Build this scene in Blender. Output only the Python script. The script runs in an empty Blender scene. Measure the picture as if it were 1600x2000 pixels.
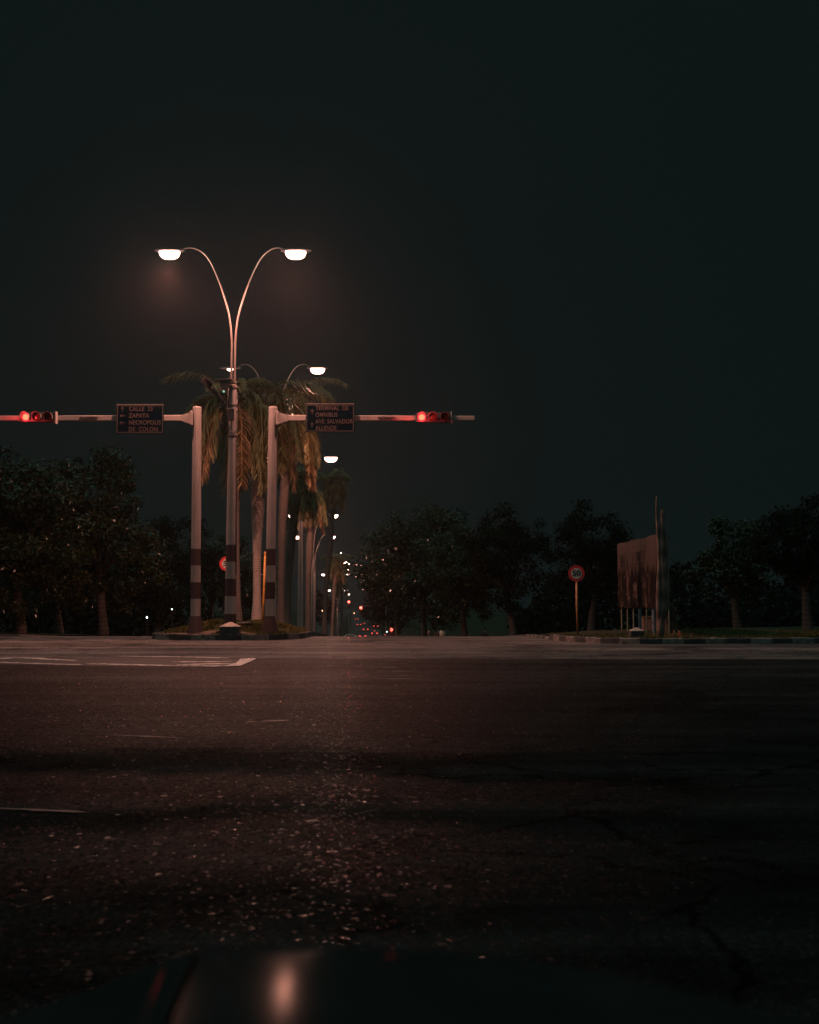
import bpy, bmesh, math, random
import numpy as np
from mathutils import Vector, Matrix
R = math.radians
PI = math.pi
random.seed(7)
rng = np.random.default_rng(11)

# ------------------------------------------------------------------ camera, world, light, exposure
S = bpy.context.scene
C = S.collection
F = 2333.0                      # focal length in pixels of the 1600x2000 photograph
PITCH = math.atan(177.0 / F)    # horizon lies at y = 1177
cam_d = bpy.data.cameras.new('camera')
cam = bpy.data.objects.new('camera', cam_d); C.objects.link(cam)
cam.location = (0, 0, 1.0); cam.rotation_euler = (PI / 2 + PITCH, 0, 0)
cam_d.sensor_fit = 'VERTICAL'; cam_d.sensor_height = 36.0; cam_d.lens = 36.0 * F / 2000.0
cam_d.clip_start = 0.05; cam_d.clip_end = 4000
cam_d.dof.use_dof = True; cam_d.dof.focus_distance = 32.0; cam_d.dof.aperture_fstop = 4.5
S.camera = cam

W = bpy.data.worlds.new('World'); S.world = W; W.use_nodes = True
wn = W.node_tree.nodes; wl = W.node_tree.links
bg = wn['Background']
SKY = (0.0052, 0.0088, 0.0085, 1)
wtc = wn.new('ShaderNodeTexCoord'); wnz = wn.new('ShaderNodeTexNoise'); wnz.inputs['Scale'].default_value = 1.6
wmx = wn.new('ShaderNodeMix'); wmx.data_type = 'RGBA'
wmx.inputs['A'].default_value = (0.0037, 0.0070, 0.0067, 1); wmx.inputs['B'].default_value = (0.0044, 0.0079, 0.0076, 1)
wl.new(wtc.outputs['Generated'], wnz.inputs['Vector']); wl.new(wnz.outputs['Fac'], wmx.inputs['Factor'])
wl.new(wmx.outputs['Result'], bg.inputs['Color']); bg.inputs['Strength'].default_value = 1.0

FILL = bpy.data.lights.new('fill_light', 'SUN'); FILL.energy = 0.65; FILL.angle = R(110); FILL.color = (0.5, 1.0, 0.95)  # teal overhead fill lamp, added to lift the dark ground and trees
fill = bpy.data.objects.new('fill_light', FILL); C.objects.link(fill); fill.rotation_euler = (R(8), R(-6), 0)

S.view_settings.view_transform = 'Standard'; S.view_settings.look = 'None'
S.view_settings.gamma = 1.0; S.view_settings.use_curve_mapping = False
S.view_settings.exposure = 0.0
S.render.engine = 'CYCLES'
S.cycles.use_denoising = True
S.cycles.max_bounces = 5; S.cycles.diffuse_bounces = 2; S.cycles.glossy_bounces = 2
S.cycles.transmission_bounces = 3; S.cycles.volume_bounces = 0
S.cycles.sample_clamp_indirect = 2.0; S.cycles.sample_clamp_direct = 0
S.cycles.use_light_tree = True
S.cycles.caustics_reflective = False; S.cycles.caustics_refractive = False

LAMP_W = 2500.0                 # street lamp heads
LAMP_COL = (1.0, 0.385, 0.275)
HAZE_DENSITY = 0.00033

def P(px, py, Y):
    """world point seen at pixel px,py of the photograph at distance Y"""
    f = Vector((0, math.cos(PITCH), math.sin(PITCH))); u = Vector((0, -math.sin(PITCH), math.cos(PITCH)))
    d = f * F + Vector((px - 800.0, 0, 0)) + u * (1000.0 - py)
    return Vector((0, 0, 1.0)) + d * (Y / d.y)
def G(px, py, z=0.0):
    d = P(px, py, 1.0) - Vector((0, 0, 1.0))
    t = (z - 1.0) / d.z
    return Vector((0, 0, 1.0)) + d * t
def PX(px, Y): return (px - 800.0) / F * Y * 1.0029

def gz(Y):
    """long profile of the ground: flat junction, then the avenue drops into a dip"""
    a, b, c, s = 33.0, 40.0, 250.0, 0.0345
    if Y <= a: return 0.0
    if Y < b: return -s * (Y - a) ** 2 / (2 * (b - a))
    z0 = -s * (b - a) / 2
    if Y < 232: return z0 - s * (Y - b)
    z1 = z0 - s * (232 - b)
    if Y < 268: return z1 - s * ((Y - 232) - (Y - 232) ** 2 / 72.0)
    return z1 - s * 18.0

# ------------------------------------------------------------------ materials
def new_mat(name):
    m = bpy.data.materials.new(name); m.use_nodes = True
    nt = m.node_tree; b = nt.nodes['Principled BSDF']
    return m, nt, b
def N(nt, t, **kw):
    n = nt.nodes.new(t)
    for k, v in kw.items():
        if hasattr(n, k): setattr(n, k, v)
        else: n.inputs[k].default_value = v
    return n
def L(nt, a, b): nt.links.new(a, b)
def coords(nt, scale=(1, 1, 1), kind='Object'):
    tc = N(nt, 'ShaderNodeTexCoord'); mp = N(nt, 'ShaderNodeMapping')
    mp.inputs['Scale'].default_value = scale
    L(nt, tc.outputs[kind], mp.inputs['Vector']); return mp.outputs['Vector']
def noise(nt, vec, scale, detail=4, rough=0.6):
    n = N(nt, 'ShaderNodeTexNoise'); n.inputs['Scale'].default_value = scale
    n.inputs['Detail'].default_value = detail; n.inputs['Roughness'].default_value = rough
    L(nt, vec, n.inputs['Vector']); return n.outputs['Fac']
def ramp(nt, fac, stops):
    r = N(nt, 'ShaderNodeValToRGB'); e = r.color_ramp.elements
    while len(e) > 1: e.remove(e[-1])
    e[0].position = stops[0][0]; e[0].color = stops[0][1]
    for p, c in stops[1:]:
        x = e.new(p); x.color = c
    L(nt, fac, r.inputs['Fac']); return r.outputs['Color']
def g4(v): return (v, v, v, 1)
def math_(nt, op, a, b=None):
    m = N(nt, 'ShaderNodeMath', operation=op)
    for i, v in enumerate((a, b)):
        if v is None: continue
        if isinstance(v, (int, float)): m.inputs[i].default_value = v
        else: L(nt, v, m.inputs[i])
    return m.outputs[0]
def bump(nt, b, h, strength, dist, prev=None):
    n = N(nt, 'ShaderNodeBump'); n.inputs['Strength'].default_value = strength; n.inputs['Distance'].default_value = dist
    L(nt, h, n.inputs['Height'])
    if prev is not None: L(nt, prev, n.inputs['Normal'])
    L(nt, n.outputs['Normal'], b.inputs['Normal']); return n.outputs['Normal']
def plain(name, col, rough=0.6, metal=0.0, var=0.25, scale=6.0, bmp=0.15, spec=0.5, stretch=(1, 1, 1), bdist=0.01):
    m, nt, b = new_mat(name)
    v = coords(nt, stretch)
    f = noise(nt, v, scale)
    lo = tuple(c * (1 - var) for c in col) + (1,); hi = tuple(min(1, c * (1 + var)) for c in col) + (1,)
    L(nt, ramp(nt, f, [(0.3, lo), (0.7, hi)]), b.inputs['Base Color'])
    b.inputs['Roughness'].default_value = rough; b.inputs['Metallic'].default_value = metal
    b.inputs['Specular IOR Level'].default_value = spec
    if bmp: bump(nt, b, noise(nt, v, scale * 8), bmp, bdist)
    return m
def emit(name, col, strength, base=(0.02, 0.02, 0.02)):
    m, nt, b = new_mat(name)
    b.inputs['Base Color'].default_value = base + (1,)
    lw = N(nt, 'ShaderNodeTexNoise'); lw.inputs['Scale'].default_value = 30
    rr = ramp(nt, lw.outputs['Fac'], [(0.2, tuple(c * 0.9 for c in col) + (1,)), (0.8, col + (1,))])
    L(nt, rr, b.inputs['Emission Color']); b.inputs['Emission Strength'].default_value = strength
    return m

def asphalt():
    """dark old asphalt: matt binder, a share of polished stone facets that glint, shade bands and lamp falloff painted across it"""
    m, nt, b = new_mat('worn_asphalt')
    v = coords(nt)
    tc = N(nt, 'ShaderNodeTexCoord'); xyz = N(nt, 'ShaderNodeSeparateXYZ'); L(nt, tc.outputs['Object'], xyz.inputs['Vector'])
    grit = N(nt, 'ShaderNodeTexVoronoi'); grit.inputs['Scale'].default_value = 82; L(nt, v, grit.inputs['Vector'])
    gc = N(nt, 'ShaderNodeSeparateColor'); L(nt, grit.outputs['Color'], gc.inputs['Color'])
    big = N(nt, 'ShaderNodeTexVoronoi'); big.inputs['Scale'].default_value = 46; L(nt, coords(nt, (1, 0.7, 1)), big.inputs['Vector'])
    bc = N(nt, 'ShaderNodeSeparateColor'); L(nt, big.outputs['Color'], bc.inputs['Color'])
    patch = noise(nt, coords(nt, (0.16, 0.45, 1)), 1.0, 5, 0.6)
    streak = noise(nt, coords(nt, (0.05, 1.3, 1)), 1.0, 6, 0.68)
    # painted shade: dark bands across the road by distance, edges wandering
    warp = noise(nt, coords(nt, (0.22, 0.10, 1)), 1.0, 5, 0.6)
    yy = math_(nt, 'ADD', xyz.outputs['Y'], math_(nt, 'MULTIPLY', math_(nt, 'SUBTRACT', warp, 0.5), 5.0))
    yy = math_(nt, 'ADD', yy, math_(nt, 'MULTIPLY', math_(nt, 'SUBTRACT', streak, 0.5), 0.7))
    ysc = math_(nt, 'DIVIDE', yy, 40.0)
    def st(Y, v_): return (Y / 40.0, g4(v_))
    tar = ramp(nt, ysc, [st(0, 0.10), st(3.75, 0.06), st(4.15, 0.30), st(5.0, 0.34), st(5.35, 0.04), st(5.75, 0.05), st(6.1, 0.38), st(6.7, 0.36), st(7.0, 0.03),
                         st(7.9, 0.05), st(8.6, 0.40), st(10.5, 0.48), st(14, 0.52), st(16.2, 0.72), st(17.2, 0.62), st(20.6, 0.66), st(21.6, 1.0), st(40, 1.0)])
    shadef = N(nt, 'ShaderNodeSeparateColor'); L(nt, tar, shadef.inputs['Color']); shadev = shadef.outputs[0]
    base = ramp(nt, patch, [(0.30, (0.016, 0.0155, 0.015, 1)), (0.5, (0.032, 0.028, 0.0265, 1)), (0.72, (0.056, 0.046, 0.041, 1))])
    sv = ramp(nt, streak, [(0.33, g4(0.45)), (0.50, g4(0.95)), (0.68, g4(1.9))])
    def mul(A, B):
        mx = N(nt, 'ShaderNodeMix', data_type='RGBA', blend_type='MULTIPLY'); mx.inputs['Factor'].default_value = 1.0
        L(nt, A, mx.inputs['A']); L(nt, B, mx.inputs['B']); return mx.outputs['Result']
    gcr = ramp(nt, gc.outputs[0], [(0.0, g4(0.5)), (0.8, g4(1.0)), (1.0, g4(1.8))])
    light_mul = ramp(nt, shadev, [(0.0, g4(0.42)), (0.3, g4(0.36)), (0.5, g4(0.38)), (0.7, g4(0.66)), (0.9, g4(1.2)), (1.0, g4(3.1))])  # painted lamp falloff: paler road near the lamps, darker in the foreground
    crk = N(nt, 'ShaderNodeTexVoronoi', feature='DISTANCE_TO_EDGE'); crk.inputs['Scale'].default_value = 0.55
    wv_ = N(nt, 'ShaderNodeVectorMath', operation='ADD'); L(nt, v, wv_.inputs[0])
    wn_ = N(nt, 'ShaderNodeTexNoise'); wn_.inputs['Scale'].default_value = 2.2; wn_.inputs['Detail'].default_value = 6; L(nt, v, wn_.inputs['Vector'])
    L(nt, wn_.outputs['Color'], wv_.inputs[1]); L(nt, wv_.outputs[0], crk.inputs['Vector'])
    cr = ramp(nt, crk.outputs['Distance'], [(0.0, g4(0.25)), (0.012, g4(0.35)), (0.022, g4(1.0))])
    oil = ramp(nt, noise(nt, coords(nt, (0.7, 0.7, 1), 'Object'), 0.8, 5, 0.62), [(0.36, g4(0.35)), (0.46, g4(1.0)), (0.75, g4(1.25))])
    L(nt, mul(mul(mul(mul(mul(base, sv), gcr), light_mul), cr), oil), b.inputs['Base Color'])
    # share of glinting stones
    gl = ramp(nt, gc.outputs[1], [(0.935, g4(0.0)), (0.95, g4(1.0))])
    gl2 = ramp(nt, bc.outputs[1], [(0.972, g4(0.0)), (0.978, g4(1.0))])
    gbin = math_(nt, 'MAXIMUM', gl, gl2)
    glint = math_(nt, 'MULTIPLY', gbin, math_(nt, 'ADD', math_(nt, 'MULTIPLY', shadev, 0.9), -0.02))
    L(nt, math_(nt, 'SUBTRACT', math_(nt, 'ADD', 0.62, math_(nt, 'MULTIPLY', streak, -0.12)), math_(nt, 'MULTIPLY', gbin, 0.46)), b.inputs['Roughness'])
    matt = math_(nt, 'MULTIPLY', shadev, 0.03)
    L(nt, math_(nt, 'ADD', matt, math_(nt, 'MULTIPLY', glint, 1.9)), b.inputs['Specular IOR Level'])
    n1 = bump(nt, b, noise(nt, coords(nt, (0.25, 1.0, 1)), 0.55, 3, 0.5), 1.0, 0.08)
    n2 = bump(nt, b, noise(nt, v, 9.0, 5, 0.7), 0.7, 0.010, n1)
    h = math_(nt, 'MULTIPLY', math_(nt, 'SUBTRACT', 1.0, grit.outputs['Distance']), gc.outputs[2])
    n3 = bump(nt, b, h, 0.7, 0.005, n2)
    def tilt(col, amt):
        a = N(nt, 'ShaderNodeVectorMath', operation='SUBTRACT'); L(nt, col, a.inputs[0]); a.inputs[1].default_value = (0.5, 0.5, 0.5)
        c = N(nt, 'ShaderNodeVectorMath', operation='MULTIPLY'); L(nt, a.outputs[0], c.inputs[0]); c.inputs[1].default_value = (amt, amt, 0.0); return c.outputs[0]
    s1 = N(nt, 'ShaderNodeVectorMath', operation='ADD'); L(nt, tilt(grit.outputs['Color'], 0.60), s1.inputs[0]); L(nt, n3, s1.inputs[1])
    s2 = N(nt, 'ShaderNodeVectorMath', operation='ADD'); L(nt, tilt(big.outputs['Color'], 0.28), s2.inputs[0]); L(nt, s1.outputs[0], s2.inputs[1])
    nn = N(nt, 'ShaderNodeVectorMath', operation='NORMALIZE'); L(nt, s2.outputs[0], nn.inputs[0])
    for l_ in list(b.inputs['Normal'].links): nt.links.remove(l_)
    L(nt, nn.outputs[0], b.inputs['Normal'])
    return m

def worn_paint(name, k, thr):
    m, nt, b = new_mat(name)
    v = coords(nt, (1.0, 1.0, 1.0))
    f = noise(nt, v, 7.0, 8, 0.75)
    L(nt, ramp(nt, f, [(thr, (0.03, 0.028, 0.026, 1)), (thr + 0.09, (0.36*k, 0.31*k, 0.28*k, 1)), (0.75, (0.58*k, 0.52*k, 0.47*k, 1))]), b.inputs['Base Color'])
    b.inputs['Roughness'].default_value = 0.55
    bump(nt, b, noise(nt, v, 60, 4, 0.7), 0.8, 0.006)
    return m

def bark(name, c1, c2, ringscale=9.0):
    m, nt, b = new_mat(name)
    v = coords(nt)
    wv = N(nt, 'ShaderNodeTexWave', wave_type='BANDS', bands_direction='Z'); wv.inputs['Scale'].default_value = ringscale
    wv.inputs['Distortion'].default_value = 1.2; wv.inputs['Detail'].default_value = 3
    L(nt, v, wv.inputs['Vector'])
    f = noise(nt, coords(nt, (1, 1, 0.4)), 5, 6, 0.7)
    mix = math_(nt, 'ADD', math_(nt, 'MULTIPLY', wv.outputs['Fac'], 0.35), math_(nt, 'MULTIPLY', f, 0.65))
    L(nt, ramp(nt, mix, [(0.25, c1 + (1,)), (0.7, c2 + (1,))]), b.inputs['Base Color'])
    b.inputs['Roughness'].default_value = 0.85
    bump(nt, b, mix, 0.7, 0.03)
    return m

def leafm(name, col, rough=0.4, var=0.5, spec=0.2):
    m, nt, b = new_mat(name); b.inputs['Specular IOR Level'].default_value = spec
    v = coords(nt)
    f = noise(nt, v, 1.6, 4, 0.7)
    lo = tuple(c * (1 - var) for c in col) + (1,); hi = tuple(c * (1 + var) for c in col) + (1,)
    L(nt, ramp(nt, f, [(0.3, lo), (0.7, hi)]), b.inputs['Base Color'])
    b.inputs['Roughness'].default_value = rough
    return m

M = {}
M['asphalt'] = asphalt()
M['paint'] = worn_paint('worn_road_paint', 1.0, 0.40)
M['ghost'] = worn_paint('nearly_worn_off_paint', 0.36, 0.53)
M['tar'] = plain('smooth_tar_patch', (0.022, 0.021, 0.021), 0.75, var=0.3, scale=3, bmp=0.4, spec=0.2)
M['ground'] = plain('dark_soil_and_grass', (0.016, 0.018, 0.012), 0.95, var=0.5, scale=1.2, bmp=0.5, spec=0.1, bdist=0.05)
M['verge'] = plain('verge_turf', (0.026, 0.026, 0.013), 0.95, var=0.5, scale=3.0, bmp=0.6, spec=0.1, bdist=0.04)
M['sand'] = plain('trodden_earth', (0.085, 0.058, 0.044), 0.95, var=0.5, scale=5.0, bmp=0.5, spec=0.1)
M['kerb_white'] = plain('chipped_kerb_paint', (0.13, 0.11, 0.10), 0.9, var=0.6, scale=7, bmp=0.5)
M['kerb_black'] = plain('black_kerb_paint', (0.025, 0.025, 0.025), 0.8, var=0.5, scale=7, bmp=0.5)
M['pole'] = plain('weathered_pole_concrete', (0.215, 0.19, 0.178), 0.85, var=0.3, scale=5, bmp=0.35, stretch=(1, 1, 0.15))
M['maroon'] = plain('faded_maroon_band', (0.028, 0.011, 0.011), 0.8, var=0.3, scale=6, bmp=0.3)
M['arm'] = plain('galvanised_arm', (0.25, 0.215, 0.195), 0.6, 0.1, var=0.15, scale=5, bmp=0.15)
M['steel'] = plain('lamp_arm_steel', (0.18, 0.15, 0.135), 0.5, 0.4, var=0.15, scale=6, bmp=0.1)
M['black'] = plain('black_signal_housing', (0.018, 0.018, 0.02), 0.6, var=0.3, scale=6, bmp=0.2)
M['darkmetal'] = plain('dark_metal', (0.05, 0.045, 0.045), 0.5, 0.4, var=0.3, scale=8, bmp=0.2)
M['visor'] = plain('painted_visor', (0.10, 0.08, 0.075), 0.5, var=0.3, scale=9, bmp=0.1)
M['sign'] = plain('dark_blue_sign_face', (0.001, 0.007, 0.012), 0.8, var=0.25, scale=4, bmp=0.05, spec=0.0)
M['sign_text'] = plain('dull_sign_lettering', (0.064, 0.046, 0.042), 0.8, var=0.25, scale=12, bmp=0.05)
M['sign_red'] = plain('sign_red', (0.48, 0.026, 0.028), 0.6, var=0.12, scale=8, bmp=0.05)
M['sign_white'] = plain('sign_white', (0.48, 0.42, 0.37), 0.6, var=0.12, scale=8, bmp=0.05)
M['sign_black'] = plain('sign_black', (0.015, 0.015, 0.02), 0.5, var=0.2, scale=8, bmp=0)
M['rustpipe'] = plain('rusty_sign_post', (0.40, 0.19, 0.09), 0.7, 0.1, var=0.4, scale=14, bmp=0.3)
M['yellow'] = plain('yellow_painted_pipe', (0.55, 0.24, 0.05), 0.6, var=0.3, scale=10, bmp=0.2)
M['greenpipe'] = plain('thin_steel_leg', (0.16, 0.17, 0.12), 0.6, 0.2, var=0.3, scale=9, bmp=0.2)
M['bluepipe'] = plain('blue_painted_leg', (0.12, 0.16, 0.20), 0.6, 0.2, var=0.3, scale=9, bmp=0.2)
M['concrete'] = plain('rough_concrete', (0.26, 0.21, 0.18), 0.9, var=0.35, scale=7, bmp=0.7)
M['concrete_dark'] = plain('dark_painted_concrete', (0.035, 0.032, 0.030), 0.85, var=0.4, scale=7, bmp=0.6)
M['board_wood'] = plain('weathered_boards', (0.13, 0.08, 0.055), 0.85, var=0.4, scale=5, bmp=0.5, stretch=(3, 3, 0.5))
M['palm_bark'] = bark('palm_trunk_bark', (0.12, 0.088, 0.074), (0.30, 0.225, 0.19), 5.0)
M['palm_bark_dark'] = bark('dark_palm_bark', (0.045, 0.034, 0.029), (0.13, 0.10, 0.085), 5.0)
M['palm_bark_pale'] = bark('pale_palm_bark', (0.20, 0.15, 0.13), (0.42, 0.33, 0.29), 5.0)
M['bark'] = bark('tree_bark', (0.03, 0.022, 0.018), (0.08, 0.058, 0.046), 1.5)
M['frond'] = leafm('palm_leaflet_green', (0.150, 0.138, 0.060), 0.40)
M['frond_dry'] = leafm('palm_leaflet_dry', (0.22, 0.135, 0.070), 0.55)
M['rachis'] = leafm('palm_leaf_stalk', (0.20, 0.12, 0.05), 0.5)
M['leaf'] = leafm('broad_leaf', (0.026, 0.032, 0.010), 0.20)
M['leaf2'] = leafm('ficus_leaf', (0.034, 0.036, 0.011), 0.18)
M['leaf_dull'] = leafm('matt_leaf', (0.012, 0.015, 0.008), 0.8, spec=0.05)
M['grassblade'] = leafm('grass_blade', (0.085, 0.070, 0.018), 0.6)
M['lamp'] = emit('street_lamp_glow', (1.0, 0.56, 0.44), 8.0)
M['lamp_far'] = emit('far_lamp_glow', (1.0, 0.70, 0.60), 7.0)
M['red_on'] = emit('lit_red_lens', (1.0, 0.13, 0.05), 3.4)
M['red_rim'] = emit('lit_red_lens_rim', (1.0, 0.02, 0.035), 2.6)
M['red_hot'] = emit('lit_red_lens_core', (1.0, 0.09, 0.06), 9.0)
M['tail'] = emit('tail_lamp_glow', (1.0, 0.07, 0.05), 3.0)
M['whitepin'] = emit('small_white_lamp', (0.85, 1.0, 1.0), 5.0)
M['green_led'] = emit('green_led', (0.35, 1.0, 0.75), 0.6)
M['orange_led'] = emit('orange_lamp_glow', (1.0, 0.45, 0.2), 4.0)
M['bluelamp'] = emit('blue_number_lamp', (0.2, 0.5, 1.0), 3.0)
M['lens_off'] = plain('unlit_dark_lens', (0.05, 0.03, 0.02), 0.25, var=0.2, scale=20, bmp=0.1)
M['glass'] = plain('dark_car_glass', (0.01, 0.012, 0.014), 0.08, var=0.1, scale=3, bmp=0)
M['tyre'] = plain('tyre_rubber', (0.02, 0.02, 0.02), 0.85, var=0.2, scale=9, bmp=0.3)
M['rim'] = plain('wheel_rim', (0.4, 0.38, 0.36), 0.35, 0.8, var=0.1, scale=6, bmp=0)
M['car_cream'] = plain('cream_car_paint', (0.62, 0.50, 0.42), 0.3, var=0.05, scale=2, bmp=0)
M['car_dark'] = plain('dark_car_paint', (0.03, 0.03, 0.035), 0.25, var=0.1, scale=2, bmp=0)
M['car_red'] = plain('maroon_car_paint', (0.16, 0.02, 0.02), 0.25, var=0.1, scale=2, bmp=0)
M['car_grey'] = plain('grey_car_paint', (0.16, 0.16, 0.16), 0.25, var=0.1, scale=2, bmp=0)
M['skin'] = plain('skin', (0.36, 0.20, 0.13), 0.6, var=0.08, scale=6, bmp=0.05)
M['shirt_pale'] = plain('pale_shirt_cloth', (0.50, 0.42, 0.34), 0.85, var=0.15, scale=6, bmp=0.3)
M['shirt_dark'] = plain('dark_shirt_cloth', (0.10, 0.05, 0.05), 0.85, var=0.2, scale=6, bmp=0.3)
M['trouser'] = plain('dark_trouser_cloth', (0.02, 0.022, 0.03), 0.9, var=0.2, scale=6, bmp=0.3)
M['hair'] = plain('dark_hair', (0.012, 0.01, 0.009), 0.6, var=0.2, scale=20, bmp=0.3)

def bonnet_mat():
    m, nt, b = new_mat('dusty_dark_bonnet_paint')
    v = coords(nt)
    f = noise(nt, v, 5.0, 6, 0.7)
    L(nt, ramp(nt, f, [(0.3, (0.012, 0.012, 0.012, 1)), (0.75, (0.028, 0.025, 0.023, 1))]), b.inputs['Base Color'])
    L(nt, ramp(nt, f, [(0.3, g4(0.11)), (0.75, g4(0.17))]), b.inputs['Roughness'])
    # oxidised old paint: weak even sheen over a dull coat
    df = N(nt, 'ShaderNodeBsdfDiffuse'); gl = N(nt, 'ShaderNodeBsdfGlossy'); ms = N(nt, 'ShaderNodeMixShader')
    L(nt, ramp(nt, f, [(0.3, (0.012, 0.013, 0.013, 1)), (0.75, (0.024, 0.022, 0.021, 1))]), df.inputs['Color'])
    gl.inputs['Color'].default_value = (1, 0.95, 0.92, 1); L(nt, ramp(nt, f, [(0.3, g4(0.105)), (0.75, g4(0.15))]), gl.inputs['Roughness'])
    ms.inputs[0].default_value = BONNET_SHEEN
    L(nt, df.outputs[0], ms.inputs[1]); L(nt, gl.outputs[0], ms.inputs[2])
    L(nt, ms.outputs[0], nt.nodes['Material Output'].inputs['Surface']); nt.nodes.remove(b)
    return m
BONNET_SHEEN = 0.012
M['bonnet'] = bonnet_mat()

def board_mat():
    """rusted, peeling sheet metal: pale paint left at the top, rust and grime below"""
    m, nt, b = new_mat('rusted_billboard_sheet')
    tc = N(nt, 'ShaderNodeTexCoord'); sp = N(nt, 'ShaderNodeSeparateXYZ'); L(nt, tc.outputs['Object'], sp.inputs['Vector'])
    f = noise(nt, coords(nt, (2.2, 2.2, 0.35)), 1.2, 8, 0.75)
    hgt = math_(nt, 'MULTIPLY', math_(nt, 'SUBTRACT', sp.outputs['Z'], 2.0), 0.45)
    a = math_(nt, 'ADD', f, hgt)
    f2 = noise(nt, coords(nt, (0.9, 0.9, 0.45)), 2.0, 8, 0.75)
    up = ramp(nt, a, [(0.42, (0.012, 0.010, 0.009, 1)), (0.53, (0.060, 0.046, 0.040, 1)), (0.9, (0.072, 0.062, 0.057, 1))])
    lo = ramp(nt, f2, [(0.50, (0.010, 0.009, 0.008, 1)), (0.56, (0.045, 0.032, 0.027, 1)), (0.64, (0.19, 0.13, 0.105, 1))])
    mx = N(nt, 'ShaderNodeMix', data_type='RGBA')
    L(nt, ramp(nt, sp.outputs['Z'], [(0.0, g4(0))]), mx.inputs['Factor'])
    k = math_(nt, 'GREATER_THAN', math_(nt, 'ADD', sp.outputs['Z'], math_(nt, 'MULTIPLY', math_(nt, 'SUBTRACT', f, 0.5), 2.4)), 1.75)
    L(nt, k, mx.inputs['Factor']); L(nt, lo, mx.inputs['A']); L(nt, up, mx.inputs['B'])
    L(nt, mx.outputs['Result'], b.inputs['Base Color']); b.inputs['Roughness'].default_value = 0.8
    b.inputs['Specular IOR Level'].default_value = 0.05
    bump(nt, b, f2, 0.5, 0.01)
    return m
M['board'] = board_mat()

# ------------------------------------------------------------------ mesh helpers
def tag(o, label=None, cat=None, group=None, kind=None):
    if label: o['label'] = label
    if cat: o['category'] = cat
    if group: o['group'] = group
    if kind: o['kind'] = kind
    return o
def empty(name, loc=(0, 0, 0), rz=0.0):
    o = bpy.data.objects.new(name, None); C.objects.link(o); o.location = loc; o.rotation_euler = (0, 0, rz)
    o.empty_display_size = 0.2
    return o
class MB:
    def __init__(s): s.v = []; s.f = []; s.m = []
    def add(s, v, f, mi=0):
        o = len(s.v); s.v.extend([tuple(p) for p in v]); s.f.extend([tuple(i + o for i in q) for q in f]); s.m.extend([mi] * len(f))
    def box(s, c, size, rot=None, mi=0, taper=1.0):
        x, y, z = (d / 2 for d in size); c = Vector(c)
        vs = []
        for (a, b, d) in [(-1,-1,-1),(1,-1,-1),(1,1,-1),(-1,1,-1),(-1,-1,1),(1,-1,1),(1,1,1),(-1,1,1)]:
            t = taper if d > 0 else 1.0
            p = Vector((a * x * t, b * y * t, d * z))
            if rot is not None: p = rot @ p
            vs.append(c + p)
        s.add(vs, [(0,3,2,1),(4,5,6,7),(0,1,5,4),(1,2,6,5),(2,3,7,6),(3,0,4,7)], mi)
    def tube(s, pts, rad, n=10, mi=0, cap=True):
        pts = [Vector(p) for p in pts]
        if not hasattr(rad, '__len__'): rad = [rad] * len(pts)
        rings = []; up = None
        for i, p in enumerate(pts):
            t = (pts[min(i + 1, len(pts) - 1)] - pts[max(i - 1, 0)]).normalized()
            if up is None:
                up = Vector((0, 0, 1)) if abs(t.z) < 0.9 else Vector((0, 1, 0))
            a = t.cross(up).normalized(); b = a.cross(t).normalized(); up = b
            rings.append([p + (a * math.cos(2 * PI * k / n) + b * math.sin(2 * PI * k / n)) * rad[i] for k in range(n)])
        o = len(s.v)
        for r in rings: s.v.extend([tuple(q) for q in r])
        for i in range(len(rings) - 1):
            for k in range(n):
                s.f.append((o + i*n + k, o + i*n + (k+1) % n, o + (i+1)*n + (k+1) % n, o + (i+1)*n + k)); s.m.append(mi)
        if cap:
            s.f.append(tuple(o + k for k in range(n))[::-1]); s.m.append(mi)
            s.f.append(tuple(o + (len(rings)-1)*n + k for k in range(n))); s.m.append(mi)
    def prof(s, c, prof, n=16, axis='z', mi=0):
        """lathe: prof = [(r, h)...]"""
        c = Vector(c); o = len(s.v)
        for r, h in prof:
            for k in range(n):
                a = 2 * PI * k / n
                if axis == 'z': q = Vector((r * math.cos(a), r * math.sin(a), h))
                elif axis == 'y': q = Vector((r * math.cos(a), h, r * math.sin(a)))
                else: q = Vector((h, r * math.cos(a), r * math.sin(a)))
                s.v.append(tuple(c + q))
        for i in range(len(prof) - 1):
            for k in range(n):
                s.f.append((o+i*n+k, o+i*n+(k+1) % n, o+(i+1)*n+(k+1) % n, o+(i+1)*n+k)); s.m.append(mi)
        s.f.append(tuple(o + k for k in range(n))); s.m.append(mi)
        s.f.append(tuple(o + (len(prof)-1)*n + k for k in range(n))); s.m.append(mi)
    def build(s, name, mats, parent=None, smooth=False):
        me = bpy.data.meshes.new(name); me.from_pydata(s.v, [], s.f); 
        for m in (mats if isinstance(mats, (list, tuple)) else [mats]): me.materials.append(m)
        me.polygons.foreach_set('material_index', s.m)
        bm = bmesh.new(); bm.from_mesh(me); bmesh.ops.recalc_face_normals(bm, faces=bm.faces); bm.to_mesh(me); bm.free()
        if smooth: me.polygons.foreach_set('use_smooth', [True] * len(me.polygons))
        me.update()
        o = bpy.data.objects.new(name, me); C.objects.link(o)
        if parent is not None: o.parent = parent
        return o
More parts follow.
